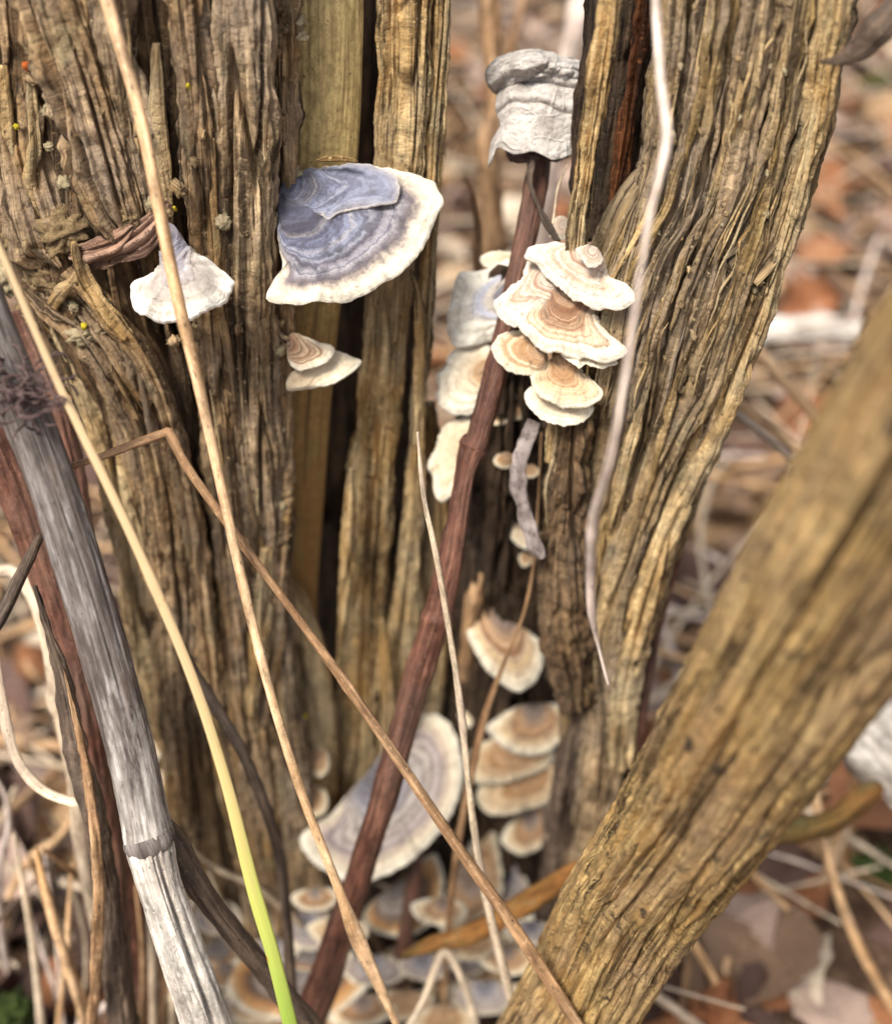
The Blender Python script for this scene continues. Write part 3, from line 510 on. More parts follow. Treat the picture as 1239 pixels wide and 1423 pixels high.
for i in range(26):          # peeled fibres that run along the grain
    y = rn.uniform(0, 500); l, r = interp(D_ROWS, y, 1), interp(D_ROWS, y, 2); q = rn.uniform(0.15, 0.9); pts = []
    ln = rn.uniform(50, 150)
    for k_ in range(5):
        yy = y + ln * k_ / 4; l, r = interp(D_ROWS, yy, 1), interp(D_ROWS, yy, 2); xx = l + (r - l) * q
        pts.append((xx + rn.uniform(-5, 5), yy, surfD(xx, yy, 0.0035 + rn.uniform(0, 0.0012)), [0.5, 1.8, 2.2, 1.6, 0.4][k_]))
    sweep('loose_fibre', pts, BARKY, TD, ncirc=7, dl=4)

# ------------------------------------------------------------------ the slanting stem in front
E_ = [(1520, 270, .172, 190), (1400, 470, .188, 174), (1258, 680, .212, 153), (1112, 903, .244, 131), (970, 1128, .300, 106), (866, 1279, .355, 90), (780, 1435, .392, 82), (700, 1560, .415, 78), (610, 1700, .44, 76), (560, 1800, .46, 74)]
SE = sweep('slanting_stem', E_, STEME, None, thick=0.9, du=2.8, dl=5.6, disp=wood(71, 0.6, 0.55, 0.9, lines=[(-0.62, 0.02, -0.66, .98, 0.022, 4), (-0.15, .02, -0.28, .5, 0.022, 4.5), (-0.38, .3, -0.45, .95, 0.018, 4), (0.5, .02, 0.42, .95, 0.022, 4), (0.70, .1, 0.66, .98, 0.02, 4), (0.86, .1, 0.85, .98, 0.02, 3), (0.2, .45, 0.1, .7, 0.02, 2.5), (-0.8, .1, -0.82, .9, .02, 2.5)], lump=0.0006))
tag(SE, 'golden brown grooved stem slanting up across the litter with dark flecks', 'stem')

# ------------------------------------------------------------------ bracket fungi
def cap(label, kind, poly, attach, d, tilt=38, roll=0, tr=None, na=120, nr=30, th=2.0, dome=3.2, wave=1.4, rag=1.0, seed=1, parent=None, name='bracket_fungus', lift=0.0, group=None):
    """a thin shelf: its outline stands on a tilted plane through the attachment, its top is domed and zoned, pores below"""
    if tr: ox, oy, sc = tr; poly = [(ox + a / sc, oy + b / sc) for a, b in poly]; attach = (ox + attach[0] / sc, oy + attach[1] / sc)
    A = W(attach[0], attach[1], d); t, r_ = R(tilt), R(roll)
    N = np.array([math.sin(t) * math.sin(r_), -math.sin(t) * math.cos(r_), math.cos(t)]); A = A + N * lift
    def hit(p):
        q = W(p[0], p[1], 1.0) - CP; return CP + q * (((A - CP) @ N) / (q @ N))
    X = RT - N * (RT @ N); X /= np.linalg.norm(X); Y = np.cross(N, X)
    P = np.array([[(hit(p) - A) @ X, (hit(p) - A) @ Y] for p in poly])
    k4 = len(P); Pc = np.vstack([P, P, P]); Pc = np.c_[Pc, np.zeros(len(Pc))]; Q = catmull(Pc, 3 * 260)[260:520, :2]
    for _ in range(8): Q = 0.25 * np.roll(Q, 1, 0) + 0.5 * Q + 0.25 * np.roll(Q, -1, 0)
    S0 = Q.mean(0) * 0.75 if parent is None else Q.mean(0); Q0 = Q; Q = Q - S0
    an = np.arctan2(Q[:, 1], Q[:, 0]); rad = np.hypot(Q[:, 0], Q[:, 1]); od = np.argsort(an)
    a = np.linspace(-math.pi, math.pi, na, endpoint=True) + math.pi / 2
    aa = (a + math.pi) % (2 * math.pi) - math.pi
    rr = np.interp(aa, an[od], rad[od], period=2 * math.pi)
    size = np.percentile(np.hypot(Q0[:, 0], Q0[:, 1]), 80); fc = np.cos(a), np.sin(a)
    rr = rr * (1 + rag * (0.018 * gn(fc[0] * 4 + seed, fc[1] * 4, seed) + 0.016 * gn(fc[0] * 9, fc[1] * 9 + seed, seed + 1) + 0.006 * gn(fc[0] * 34, fc[1] * 34, seed + 2)))
    MG = np.stack([rr * np.cos(a) + S0[0], rr * np.sin(a) + S0[1]], -1); dm = np.hypot(MG[:, 0], MG[:, 1]); MG = MG[dm > 0.42 * dm.max()]
    rs = np.r_[np.linspace(0, 0.93, nr - 4), 0.955, 0.975, 0.99, 1.0]
    r, A2 = np.meshgrid(rs, a, indexing='ij'); RR = rr[None] * r; x = RR * np.cos(A2) + S0[0]; y = RR * np.sin(A2) + S0[1]
    dA = np.hypot(x, y); dB = 0.9 * (((x[..., None] - MG[:, 0]) ** 2 + (y[..., None] - MG[:, 1]) ** 2 + 1e-10) ** -2.5).mean(-1) ** -0.2; dB = dB * np.clip((1 - r) / 0.12, 0, 1) ** .5; rb = dA / (dA + dB + 1e-9)
    mm = 0.001 * min(1.0, size / 0.022)
    z = 1.5 * dome * mm * (1 - rb ** 2.2) + 0.24 * mm * np.sin(rb * 38 + 2.5 * gn(x * 60, y * 60, seed)) * (r < .95) + wave * mm * 1.9 * r ** 2 * gn(fc[0][None] * 2.6 + seed, fc[1][None] * 2.6, seed + 5)
    z += 0.35 * mm * fbm(x * 260, y * 260, seed + 6, 3) + wave * mm * 0.8 * r ** 3 * gn(fc[0][None] * 8 + seed, fc[1][None] * 8, seed + 7)
    tk = th * mm * (0.7 + 1.1 * (1 - r) ** 0.7)
    edge = np.clip((1 - r) / 0.05, 0, 1); zt = z - 0.5 * tk * (1 - np.sqrt(1 - (1 - edge) ** 2)); zb = z - tk * (0.5 + 0.5 * np.sqrt(np.clip(1 - (1 - edge) ** 2, 0, 1)))
    pt = lambda zz: A + x[..., None] * X + y[..., None] * Y + zz[..., None] * N
    uv = np.stack([np.arctan2(x, -y).ravel() / 6.2832, rb.ravel()], -1)
    if parent is None: root = thing(name, A, label, 'fungus', group)
    else: root = parent
    c = mesh_obj('cap' if parent is None else 'upper_lobe', pt(zt), gfaces(nr, na), CAPS[kind], root, uv)
    ri = np.r_[0, np.arange(2, nr - 5, 4), nr - 4:nr]; PB = pt(zb)[ri]
    mesh_obj('pore_surface', PB, gfaces(len(ri), na)[:, ::-1], PORE, root if parent is None else c, uv.reshape(nr, na, 2)[ri].reshape(-1, 2))
    return root

Z6 = (160, 220, 2.581); Z7 = (580, 300, 3.644); Z4 = (580, 300, 3.26); L3 = (400, 960, 2.95); L2 = (200, 1080, 3.44); L4 = (580, 700, 2.847)
big = cap('large blue-grey bracket with broad cream margin in front of the smooth hollow', 'blue', [(369, 414), (377, 390), (392, 372), (385, 320), (392, 262), (423, 241), (454, 234), (501, 227), (524, 233), (567, 235), (598, 243), (611, 263), (617, 282), (606, 301), (598, 321), (586, 348), (563, 375), (532, 394), (493, 410), (462, 418), (408, 420)], (404, 292), 0.343, 40, 8, th=2.6, dome=2.5, wave=1.1, seed=3, na=200, nr=38)
cap('', 'fold', [(392, 255), (423, 240), (454, 233), (501, 225), (540, 236), (556, 256), (548, 282), (520, 287), (490, 290), (470, 296), (458, 304), (442, 296), (424, 288), (396, 280)], (396, 262), 0.3425, 40, 8, th=1.2, dome=0.6, wave=0.5, seed=5, parent=big, lift=0.0024)
cap('small white bracket with blue-grey neck behind the long tan straw', 'neck', [(232, 312), (246, 318), (258, 336), (274, 352), (303, 369), (323, 387), (327, 396), (315, 414), (292, 431), (265, 442), (234, 444), (203, 440), (185, 429), (181, 414), (185, 394), (204, 382), (222, 366), (228, 346), (228, 326)], (241, 334), 0.3245, 44, -5, dome=2.4, th=3, seed=7, na=180)
cap('lower thin cream shelf of the little pair beneath the large bracket', 'cream', [(400, 541), (404, 520), (423, 513), (454, 499), (466, 487), (489, 493), (503, 501), (493, 514), (470, 530), (439, 538)], (412, 516), 0.366, 38, 5, seed=8, wave=.6, nr=26, dome=1.6)
cap('upper brown-centred shelf of the little pair beneath the large bracket', 'brown', [(400, 470), (412, 463), (427, 468), (447, 476), (460, 479), (465, 488), (454, 503), (431, 512), (414, 514), (400, 500)], (401, 482), 0.362, 35, 5, seed=9, wave=.5, nr=26, dome=1.6)
cap('white topmost bracket with thin brown zones on the leaning trunk', 'white', [(540, 215), (545, 180), (590, 140), (650, 128), (740, 130), (800, 150), (880, 190), (945, 240), (970, 300), (1010, 340), (1080, 375), (1105, 420), (1085, 445), (1000, 470), (930, 472), (860, 455), (780, 410), (700, 350), (640, 290), (595, 230)], (890, 205), 0.3375, 36, -22, Z7, seed=11, th=2.4, na=190, nr=36)
cap('tiny pale knob sitting on top of the white topmost bracket', 'white', [(800, 165), (850, 145), (900, 160), (935, 200), (930, 240), (890, 260), (850, 250), (830, 210)], (890, 180), 0.3275, 40, -10, Z7, seed=12, nr=22, na=90, th=3)
cap('pale narrow bracket wedged against the red-brown stem under the topmost bracket', 'white', [(610, 225), (560, 225), (530, 310), (450, 370), (385, 420), (380, 450), (400, 500), (440, 540), (490, 560), (520, 530), (600, 480), (680, 440), (720, 380), (680, 320), (640, 260)], (690, 345), 0.3455, 40, -32, Z7, seed=13, th=2.2)
cap('widest brown-banded bracket in the middle of the tier on the leaning trunk', 'brown', [(500, 540), (520, 490), (600, 440), (620, 390), (700, 375), (800, 420), (890, 480), (950, 570), (1020, 630), (1055, 660), (1050, 700), (1000, 735), (920, 738), (800, 715), (720, 695), (640, 690), (580, 640), (530, 590)], (790, 390), 0.345, 38, -20, Z7, seed=14, na=190, nr=36, th=2.2)
cap('ruffled tan lip peeping out under the widest brown-banded bracket', 'cream', [(720, 690), (820, 660), (950, 690), (1015, 738), (940, 768), (885, 770), (850, 752), (820, 770), (780, 745)], (890, 680), 0.342, 30, -15, Z7, seed=15, nr=24, na=110)
cap('small rounded tan bracket beside the red-brown stem below the banded ones', 'tan', [(367, 655), (390, 620), (440, 590), (520, 575), (600, 610), (650, 680), (650, 760), (600, 790), (560, 805), (490, 795), (430, 760), (385, 710)], (642, 690), 0.350, 38, -25, Z7, seed=16)
cap('fuzzy tan bracket with white margin low in the tier on the leaning trunk', 'tan', [(570, 800), (600, 775), (650, 765), (690, 720), (780, 725), (850, 790), (920, 870), (940, 900), (920, 935), (850, 965), (760, 965), (680, 950), (620, 915), (580, 860)], (752, 722), 0.3515, 38, -10, Z7, seed=17)
cap('lowest cream shelf tucked right under the fuzzy tan bracket', 'cream', [(540, 900), (580, 860), (650, 850), (760, 860), (860, 900), (890, 980), (850, 1030), (790, 1060), (700, 1055), (620, 1020), (560, 960)], (740, 880), 0.356, 36, -5, Z7, seed=18)
cap('pale bracket with dark blue centre behind the red-brown stem', 'rear', [(215, 285), (330, 270), (430, 225), (500, 200), (520, 350), (460, 520), (400, 600), (340, 640), (260, 665), (180, 660), (135, 590), (150, 500), (160, 430), (175, 350)], (500, 430), 0.384, 58, -25, Z7, seed=19, th=3)
cap('cream bracket edge above the pale dark-centred bracket behind the red-brown stem', 'cream', [(315, 205), (380, 180), (490, 185), (520, 260), (440, 300), (390, 275), (330, 250)], (470, 250), 0.388, 48, -15, Z7, seed=20, nr=22, na=100)
cap('ruffled whitish bracket with rusty centre behind the red-brown stem', 'paletan', [(165, 690), (250, 650), (350, 640), (400, 760), (330, 960), (280, 1000), (200, 1012), (120, 970), (85, 920), (110, 870), (95, 820), (140, 740)], (390, 800), 0.392, 58, -25, Z7, seed=21, rag=2, wave=1.6)
cap('long cream bracket hanging below the ruffled rusty-centred one', 'cream', [(110, 960), (170, 925), (250, 920), (240, 1080), (190, 1230), (150, 1270), (100, 1295), (65, 1200), (55, 1100)], (235, 1050), 0.402, 58, -25, Z4, seed=22)
cap('tiny white bracket between the grey curled leaf and the topmost bracket', 'white', [(680, 90), (690, 20), (730, 0), (770, 30), (760, 100), (720, 120)], (745, 50), 0.372, 50, -20, Z7, seed=23, nr=20, na=80)
cap('small pale bracket on the shadowed decayed stem beside the shrivelled grey scrap', 'cream', [(345, 90), (365, 45), (420, 50), (475, 105), (475, 165), (430, 182), (380, 150)], (430, 90), 0.436, 40, -25, L4, seed=24, nr=24, na=90)
cap('tiny orange bracket just below the small pale one on the decayed stem', 'tan', [(398, 212), (420, 190), (455, 190), (450, 235), (415, 250)], (432, 205), 0.441, 40, -10, L4, seed=25, nr=18, na=60)
for i, (px, py, s) in enumerate([(712, 572, 16), (690, 580, 14), (715, 540, 18), (702, 640, 14), (735, 655, 12)]):
    cap('tiny orange-tan bracket in the shade below the banded tier', 'tan', [(px + s * math.cos(q) * 1.2, py + s * math.sin(q) * .8) for q in np.linspace(0, 6, 10)], (px + 3, py - s * .4), 0.405, 40, -15, seed=70 + i, nr=18, na=60, group='tiny orange-tan brackets in the shade')
cap('cream-edged bracket at the top of the blurred lower cluster', 'band', [(215, 560), (195, 500), (225, 400), (290, 400), (330, 460), (400, 480), (490, 550), (495, 620), (470, 700), (400, 745), (330, 710), (260, 640)], (350, 440), 0.466, 46, -5, L4, seed=26, th=3, wave=1.4)
cap('grey-centred orange bracket with bright white rim in the lower cluster', 'band', [(270, 890), (310, 850), (400, 800), (500, 790), (590, 800), (625, 840), (590, 920), (520, 980), (440, 1000), (360, 980), (300, 930)], (452, 798), 0.494, 48, 0, L4, seed=27, th=4)
cap('orange-tan bracket squeezed beneath the bright-rimmed one in the lower cluster', 'tan', [(205, 1060), (220, 970), (310, 930), (440, 950), (540, 970), (520, 1040), (400, 1092), (300, 1112), (230, 1105)], (370, 960), 0.502, 46, 0, L4, seed=28, th=4)
cap('broad cream and orange bracket second from the bottom of the lower cluster', 'tan', [(235, 1180), (250, 1110), (380, 1060), (500, 1000), (560, 1020), (568, 1080), (540, 1160), (450, 1210), (340, 1235), (270, 1225)], (420, 1050), 0.510, 48, 0, L4, seed=29, th=4)
cap('little orange-centred bracket at the edge of the lower cluster near the bare root', 'tan', [(530, 1040), (560, 980), (605, 925), (640, 940), (655, 1000), (630, 1060), (580, 1085)], (580, 1000), 0.513, 44, 20, L4, seed=30, nr=24, na=100)
cap('lowest curled orange bracket of the lower cluster above the orange twig', 'band', [(330, 1330), (390, 1240), (480, 1190), (530, 1205), (545, 1270), (500, 1350), (430, 1392), (370, 1375)], (440, 1240), 0.525, 50, 5, L4, seed=31, th=4)
cap('whitish bracket scrap behind the thin straw next to the big violet bracket', 'cream', [(150, 770), (190, 750), (225, 800), (212, 880), (180, 875), (160, 830)], (185, 790), 0.50, 42, 0, L4, seed=32, nr=22, na=80)
cap('pale bracket scrap behind the top rim of the big violet bracket', 'cream', [(-5, 800), (5, 730), (40, 705), (80, 740), (85, 830), (40, 860)], (40, 770), 0.50, 42, 0, L4, seed=33, nr=22, na=80)
cap('big oval violet-grey bracket crossed by the red-brown stem', 'greyblue', [(50, 600), (95, 555), (180, 505), (240, 430), (330, 330), (430, 190), (520, 95), (580, 75), (640, 110), (690, 180), (715, 270), (720, 370), (690, 470), (650, 550), (590, 620), (520, 690), (440, 740), (360, 775), (280, 785), (200, 765), (120, 720), (70, 660)], (335, 355), 0.484, 42, 12, L3, seed=34, th=3.4, na=200, nr=38, dome=1.0)
cap('grey bracket with orange zone directly beneath the big violet bracket', 'orange', [(310, 930), (330, 880), (430, 800), (520, 720), (600, 665), (635, 740), (640, 820), (620, 900), (580, 960), (520, 1000), (450, 1012), (380, 1000), (330, 970)], (400, 790), 0.522, 42, 10, L3, seed=35, th=3)
cap('pinkish brown bracket standing steep between the thin straw and the orange-zoned one', 'band', [(635, 1000), (640, 900), (680, 760), (750, 620), (830, 520), (865, 640), (885, 800), (850, 900), (760, 960), (700, 1010)], (745, 770), 0.532, 48, 20, L3, seed=36, th=3)
cap('white-edged blue-grey bracket behind the orange twig', 'greyblue', [(850, 680), (890, 655), (930, 690), (985, 800), (975, 850), (900, 890), (860, 820)], (890, 760), 0.550, 48, 20, L3, seed=37, nr=26, na=100)
cap('wide dark bracket with orange band at the foot where the dark stems cross', 'orange', [(390, 960), (420, 880), (560, 820), (800, 800), (1000, 840), (1060, 890), (1085, 960), (1040, 1040), (950, 1120), (860, 1160), (650, 1165), (500, 1130), (410, 1060)], (740, 850), 0.516, 40, 0, L2, seed=38, th=3, na=200)
cap('ruffled tan bracket lying lowest under the wide dark orange-banded one', 'tan', [(370, 1040), (480, 960), (740, 930), (1000, 960), (1085, 1050), (1070, 1150), (1000, 1240), (850, 1320), (600, 1320), (450, 1250), (380, 1150)], (740, 990), 0.528, 36, 0, L2, seed=39, th=3, rag=2)
cap('small orange-margined bracket next to the dark upright stem at the foot', 'orange', [(355, 1150), (400, 1070), (500, 1030), (590, 1060), (610, 1120), (540, 1190), (460, 1208), (390, 1192)], (480, 1070), 0.545, 42, 0, L3, seed=40, nr=28, na=120)
cap('broad grey-brown bracket under the orange twig against the slanting stem', 'band', [(500, 1350), (540, 1230), (640, 1150), (760, 1100), (860, 1020), (950, 930), (1000, 900), (1010, 1000), (960, 1110), (880, 1200), (780, 1280), (640, 1345), (560, 1375)], (720, 1120), 0.55, 42, 12, L3, seed=41, th=3)
cap('small inner shelf resting on the broad grey-brown bracket under the orange twig', 'greyblue', [(690, 1070), (740, 1020), (850, 1000), (870, 1060), (830, 1120), (760, 1172), (700, 1160)], (770, 1060), 0.538, 42, 10, L3, seed=42, nr=26, na=100)
cap('small orange-rimmed bracket beside the white cane at the trunk foot', 'orange', [(250, 830), (330, 760), (400, 750), (445, 790), (445, 850), (390, 902), (310, 890)], (350, 810), 0.518, 44, 0, L2, seed=43, nr=26, na=110)
cap('dim grey-violet bracket above the orange-rimmed one at the trunk foot', 'greyblue', [(240, 640), (300, 590), (420, 600), (470, 680), (440, 740), (340, 760), (260, 720)], (350, 650), 0.506, 44, 0, L2, seed=44, nr=26, na=110)
cap('mossy grey bracket behind the dark crossing stem below the trunk', 'greyblue', [(690, 640), (760, 600), (870, 640), (900, 720), (880, 800), (780, 830), (700, 780)], (780, 680), 0.508, 44, 0, L2, seed=45, nr=26, na=110)
cap('dark grey bracket just above the wide orange-banded one at the foot', 'orange', [(640, 860), (700, 800), (840, 780), (960, 800), (1000, 860), (900, 920), (720, 920)], (800, 830), 0.510, 38, 0, L2, seed=46, nr=26, na=110)
cap('little tan shell above the cream edge of the big violet bracket', 'tan', [(700, 110), (740, 60), (800, 35), (870, 70), (875, 150), (825, 192), (750, 172)], (790, 75), 0.482, 44, 0, L2, seed=47, nr=26, na=110)
cap('tiny pinkish shell on the bark above the little tan shell', 'tan', [(424, 1062), (430, 1044), (444, 1036), (456, 1048), (456, 1070), (442, 1080)], (442, 1052), 0.474, 44, 0, seed=48, nr=20, na=80)
cap('fan-shaped grey-tan bracket on the trunk foot beside the bleached cane', 'cream', [(200, 1070), (215, 1048), (240, 1045), (268, 1068), (262, 1090), (240, 1118), (215, 1120), (204, 1100)], (236, 1062), 0.482, 44, -10, seed=49, nr=24, na=100)
cap('larger fan-shaped pale bracket low behind the bleached cane', 'cream', [(170, 1000), (190, 960), (225, 965), (235, 1010), (215, 1060), (185, 1055)], (205, 995), 0.472, 44, -20, seed=50, nr=24, na=100)

rp = random.Random(41); PILE = [(318, 1352, 40), (352, 1392, 52), (300, 1400, 40), (250, 1372, 34), (470, 1290, 42), (520, 1345, 46), (500, 1400, 50), (560, 1392, 46), (590, 1340, 38), (610, 1262, 40), (655, 1310, 40), (668, 1380, 50), (706, 1330, 42), (615, 1415, 46), (735, 1292, 34), (440, 1246, 34), (735, 1380, 40), (380, 1318, 36)]
for i, (px, py, w_) in enumerate(PILE):
    kd, wd = [('band', 'orange-and-cream'), ('tan', 'tan'), ('greyblue', 'grey-violet')][i % 3]; d_ = min(dv(py, 0.314), 0.94 * H / (ST + (py - CY) / F * CT)); a0 = rp.uniform(-.3, .3)
    po = [(px + w_ * math.cos(q) * rp.uniform(.92, 1.08), py + w_ * (.62 if math.sin(q) > 0 else .38) * math.sin(q + a0 * .3) * rp.uniform(.92, 1.08)) for q in np.linspace(0, 2 * math.pi, 13)[:-1]]
    cap('%s bracket in the overlapping pile at the trunk foot' % wd, kd, po, (px + rp.uniform(-6, 6), py - w_ * .26), d_ - 0.006, 46, rp.uniform(-12, 12), seed=1200 + i, nr=24, na=90, th=3, wave=1.8, group='%s brackets piled at the trunk foot' % wd)
# ------------------------------------------------------------------ canes, stems and straws
def stem(name, label, cat, path, mat, ground=True, seed=1, amp=0.25, dl=4, thick=1.0, nc=None, group=None, nodes=(), e=1.0):
    """a stalk with swollen joints; nodes = fractions of its length"""
    def f(u, v, s, t, ph):
        h = amp * (0.0004 * gn(u * 500, v * 25, seed) + 0.00025 * gn(u * 900, v * 160, seed + 1) + 0.0005 * gn(u * 60, v * 40, seed + 2))
        for nd in nodes: h = h + nd[1] * np.exp(-((v - nd[0] * v.max()) / nd[2]) ** 2)
        return h
    rs_ = random.Random(seed); hp = max(p[3] for p in path)
    path = [path[0]] + [(p[0] + rs_.uniform(-1.6, 1.6), p[1], p[2], p[3] * rs_.uniform(.88, 1.12)) for p in path[1:-1]] + [path[-1]]
    nodes = list(nodes) or [(rs_.uniform(.1, .9), rs_.uniform(.04, .14) * hp * path[0][2] / F, rs_.uniform(.0012, .003)) for _ in range(4)]
    o = sweep(name, path, mat, None, du=2, dl=dl, thick=thick, disp=f, ground=ground, ncirc=nc or int(np.clip(hp * 1.3, 9, 44)), e=e)
    return tag(o, label, cat, group)

c1 = [(-60, 330, 0.292, 34.2), (-8, 470, 0.3, 34.2), (62, 645, 0.308, 33.3), (128, 850, 0.316, 33.3), (176, 1020, 0.324, 33.3), (200, 1130, 0.329, 33.3), (207, 1164, 0.33, 35.1)]
base = W(380, 1700, .45); base[2] = 0
CANE_T = thing('jointed_cane', base, 'thick grey cane bleached white below its ringed joint', 'cane')
sweep('upper_internode', c1, CANEG, CANE_T, du=1.6, dl=3, disp=wood(81, 0.18, 0.12, 1.3, 0.5))
sweep('joint_ring', [(205, 1160, 0.3295, 34.2), (207.5, 1167, 0.3297, 35.82), (210, 1174, 0.3305, 33.3)], CANE, CANE_T, du=1.6, dl=2, disp=wood(82, 0.2, 0.1))
sweep('lower_internode', [(207, 1168, 0.33, 33.44), (222, 1230, 0.333, 29.92), (252, 1320, 0.342, 31.68), (290, 1430, 0.355, 33.44), (330, 1540, 0.375, 33.44), (380, 1680, 0.4, 33.44)], CANEW, CANE_T, du=1.6, dl=3, ground=True, disp=wood(83, 0.25, 0.12, 1.2, 0.5, lines=[(0.3, 0.0, 0.15, 1.0, 0.10, 3.0)]))
stem('side_shoot', 'dark ribbed shoot leaving the joint of the bleached cane', 'stem', [(214, 1128, .338, 10), (246, 1180, .341, 16), (300, 1262, .352, 17), (362, 1345, .372, 16), (430, 1425, .39, 16), (520, 1530, .43, 16)], DKST, seed=84, amp=1.2)
stem('dead_stalk', 'dark reddish stem standing close behind the thick grey cane', 'stem', [(-70, 420, 0.35, 28.0), (-10, 600, 0.36, 26.6), (70, 800, 0.375, 23.8), (120, 1000, 0.39, 22.4), (150, 1200, 0.41, 21.0), (170, 1423, 0.45, 19.6)], REDST, seed=85, amp=1.5, dl=3)
stem('dead_stalk', 'dark stem beside the hidden edge of the split trunk', 'stem', [(30, 430, 0.368, 19.2), (90, 600, 0.375, 17.6), (118, 760, 0.385, 16.0), (140, 900, 0.4, 16.0), (165, 1100, 0.43, 16.0), (190, 1300, 0.47, 16.0)], REDST, seed=86, amp=1.5)
o = stem('rotten_stalk', 'split brown stem with wet dark core rising at the bottom of the grey cane', 'stem', [(46, 815, 0.343, 1.74), (66, 880, 0.346, 5.22), (86, 950, 0.35, 9.86), (112, 1060, 0.357, 15.08), (140, 1180, 0.366, 16.24), (160, 1300, 0.385, 18.56), (172, 1423, 0.41, 19.72)], DKST, seed=87, amp=2.5, dl=3)
sweep('peeled_edge', [(88, 930, .341, 1), (98, 970, .34, 3), (118, 1060, .345, 7), (134, 1180, .353, 8), (136, 1290, .368, 8), (128, 1423, .395, 8)], STRAWB, o, disp=wood(88, .4, .2))
stem('dry_stalk', 'pale jointed stalk bending down beside the dark stems', 'straw', [(-20, 798, .40, 9), (22, 796, .40, 8), (50, 840, .395, 12), (66, 900, .395, 11), (88, 985, .40, 13), (105, 1080, .41, 13), (120, 1200, .44, 13)], STRAWP, seed=89, amp=1.0, nodes=[(0.2, .0012, .004)])
stem('twig', 'thin dark twig leaning in from the edge to the grey cane', 'twig', [(-40, 915, .31, 9), (0, 862, .315, 9), (30, 800, .322, 8), (56, 745, .33, 6)], DKST, False, seed=90, amp=0.8)
def curly(name, label, px, py, d, n, mat, spread, seed, hw=2.2):
    r = random.Random(seed); root = thing(name, W(px, py, d), label, 'tendril')
    for i in range(n):
        x, y, z = px + r.uniform(-spread, spread) * .4, py + r.uniform(-spread, spread) * .5, d + r.uniform(-.004, .004); a = r.uniform(0, 6.3); pts = []
        for k_ in range(9):
            pts.append((x, y, z, hw * r.uniform(.6, 1.4))); a += r.uniform(-1.1, 1.3); x += math.cos(a) * spread * .28; y += math.sin(a) * spread * .22; z += r.uniform(-.0025, .0025)
        sweep('curl', pts, mat, root, ncirc=7, dl=3)
    return root
curly('shrivelled_tendril', 'purplish brown shrivelled tendrils knotted round the grey cane', 22, 535, .292, 44, FUZZ, 40, 3, 1.9)
stem('straw', 'long tan straw crossing the small white bracket', 'straw', [(128, -120, 0.283, 12.0), (150, 0, 0.287, 10.4), (194, 160, 0.293, 9.6), (238, 380, 0.3, 8.4), (288, 590, 0.31, 7.6), (348, 860, 0.322, 7.2), (408, 1070, 0.338, 6.8), (470, 1235, 0.352, 6.4), (500, 1310, 0.36, 10.4), (550, 1423, 0.372, 5.6), (600, 1540, 0.4, 5.6)], STRAW, seed=91, amp=0.25, dl=3)
stem('reed', 'straw-coloured grass blade turning bright green towards its base', 'grass', [(-40, 260, 0.272, 4.16), (0, 345, 0.276, 4.75), (80, 530, 0.285, 5.35), (180, 740, 0.294, 5.94), (262, 930, 0.303, 6.53), (312, 1080, 0.312, 7.72), (350, 1230, 0.322, 8.91), (380, 1330, 0.33, 9.5), (406, 1430, 0.342, 9.5), (430, 1540, 0.36, 9.5), (450, 1640, 0.38, 8.91)], BLADE, seed=92, amp=0.15, thick=0.3, dl=3)
stem('snapped_stalk', 'thin brown stalk snapped to a sharp kink over the split trunk', 'straw', [(86, 652, 0.318, 4.4), (140, 634, 0.319, 5.28), (225, 603, 0.3195, 7.04), (238, 604, 0.3195, 7.92), (262, 650, 0.321, 7.92), (330, 745, 0.325, 7.04), (480, 950, 0.34, 7.48), (610, 1140, 0.349, 8.36), (720, 1300, 0.352, 8.8), (800, 1423, 0.356, 8.8), (880, 1545, 0.37, 8.8)], STRAWB, seed=93, amp=0.4, dl=2.5)
stem('climbing_stem', 'red-brown woody stem with a joint leaning across the fungi', 'stem', [(752, 190, 0.376, 13.8), (748, 240, 0.374, 16.56), (732, 330, 0.37, 15.64), (698, 480, 0.37, 16.56), (666, 600, 0.371, 16.56), (658, 622, 0.372, 19.32), (648, 660, 0.373, 16.56), (614, 830, 0.381, 17.48), (564, 1000, 0.394, 18.4), (513, 1170, 0.412, 20.24), (442, 1385, 0.445, 22.08), (400, 1480, 0.47, 24.84)], REDST, seed=94, amp=1.0, dl=3)
lump('bud_scar', 652, 606, .360, 13, 11, 12, DKST, bpy.data.objects['climbing_stem'], 7, 3, .35) if False else None
stem('straw', 'thin jointed pale straw hanging past the plank onto the big violet bracket', 'straw', [(580, 600, 0.325, 1.6), (588, 690, 0.33, 3.2), (604, 770, 0.336, 4.8), (622, 870, 0.345, 4.4), (640, 985, 0.357, 5.2), (655, 1110, 0.37, 5.6), (668, 1210, 0.382, 6.4), (690, 1310, 0.395, 6.4), (718, 1425, 0.415, 6.4)], STRAWP, seed=95, amp=0.5)
stem('grass_stalk', 'pale pinkish stalk drooping in front of the leaning trunk', 'grass', [(905, -120, 0.262, 4.68), (911, 0, 0.262, 5.85), (918, 110, 0.258, 6.24), (925, 195, 0.25, 7.02), (902, 300, 0.238, 5.46), (884, 420, 0.232, 5.07), (868, 530, 0.235, 5.46), (848, 640, 0.25, 6.24), (826, 720, 0.265, 7.8), (819, 790, 0.28, 7.02), (822, 850, 0.29, 5.46), (832, 900, 0.298, 2.34), (845, 952, 0.3, 1.87)], PINKST, False, seed=96, amp=0.3)
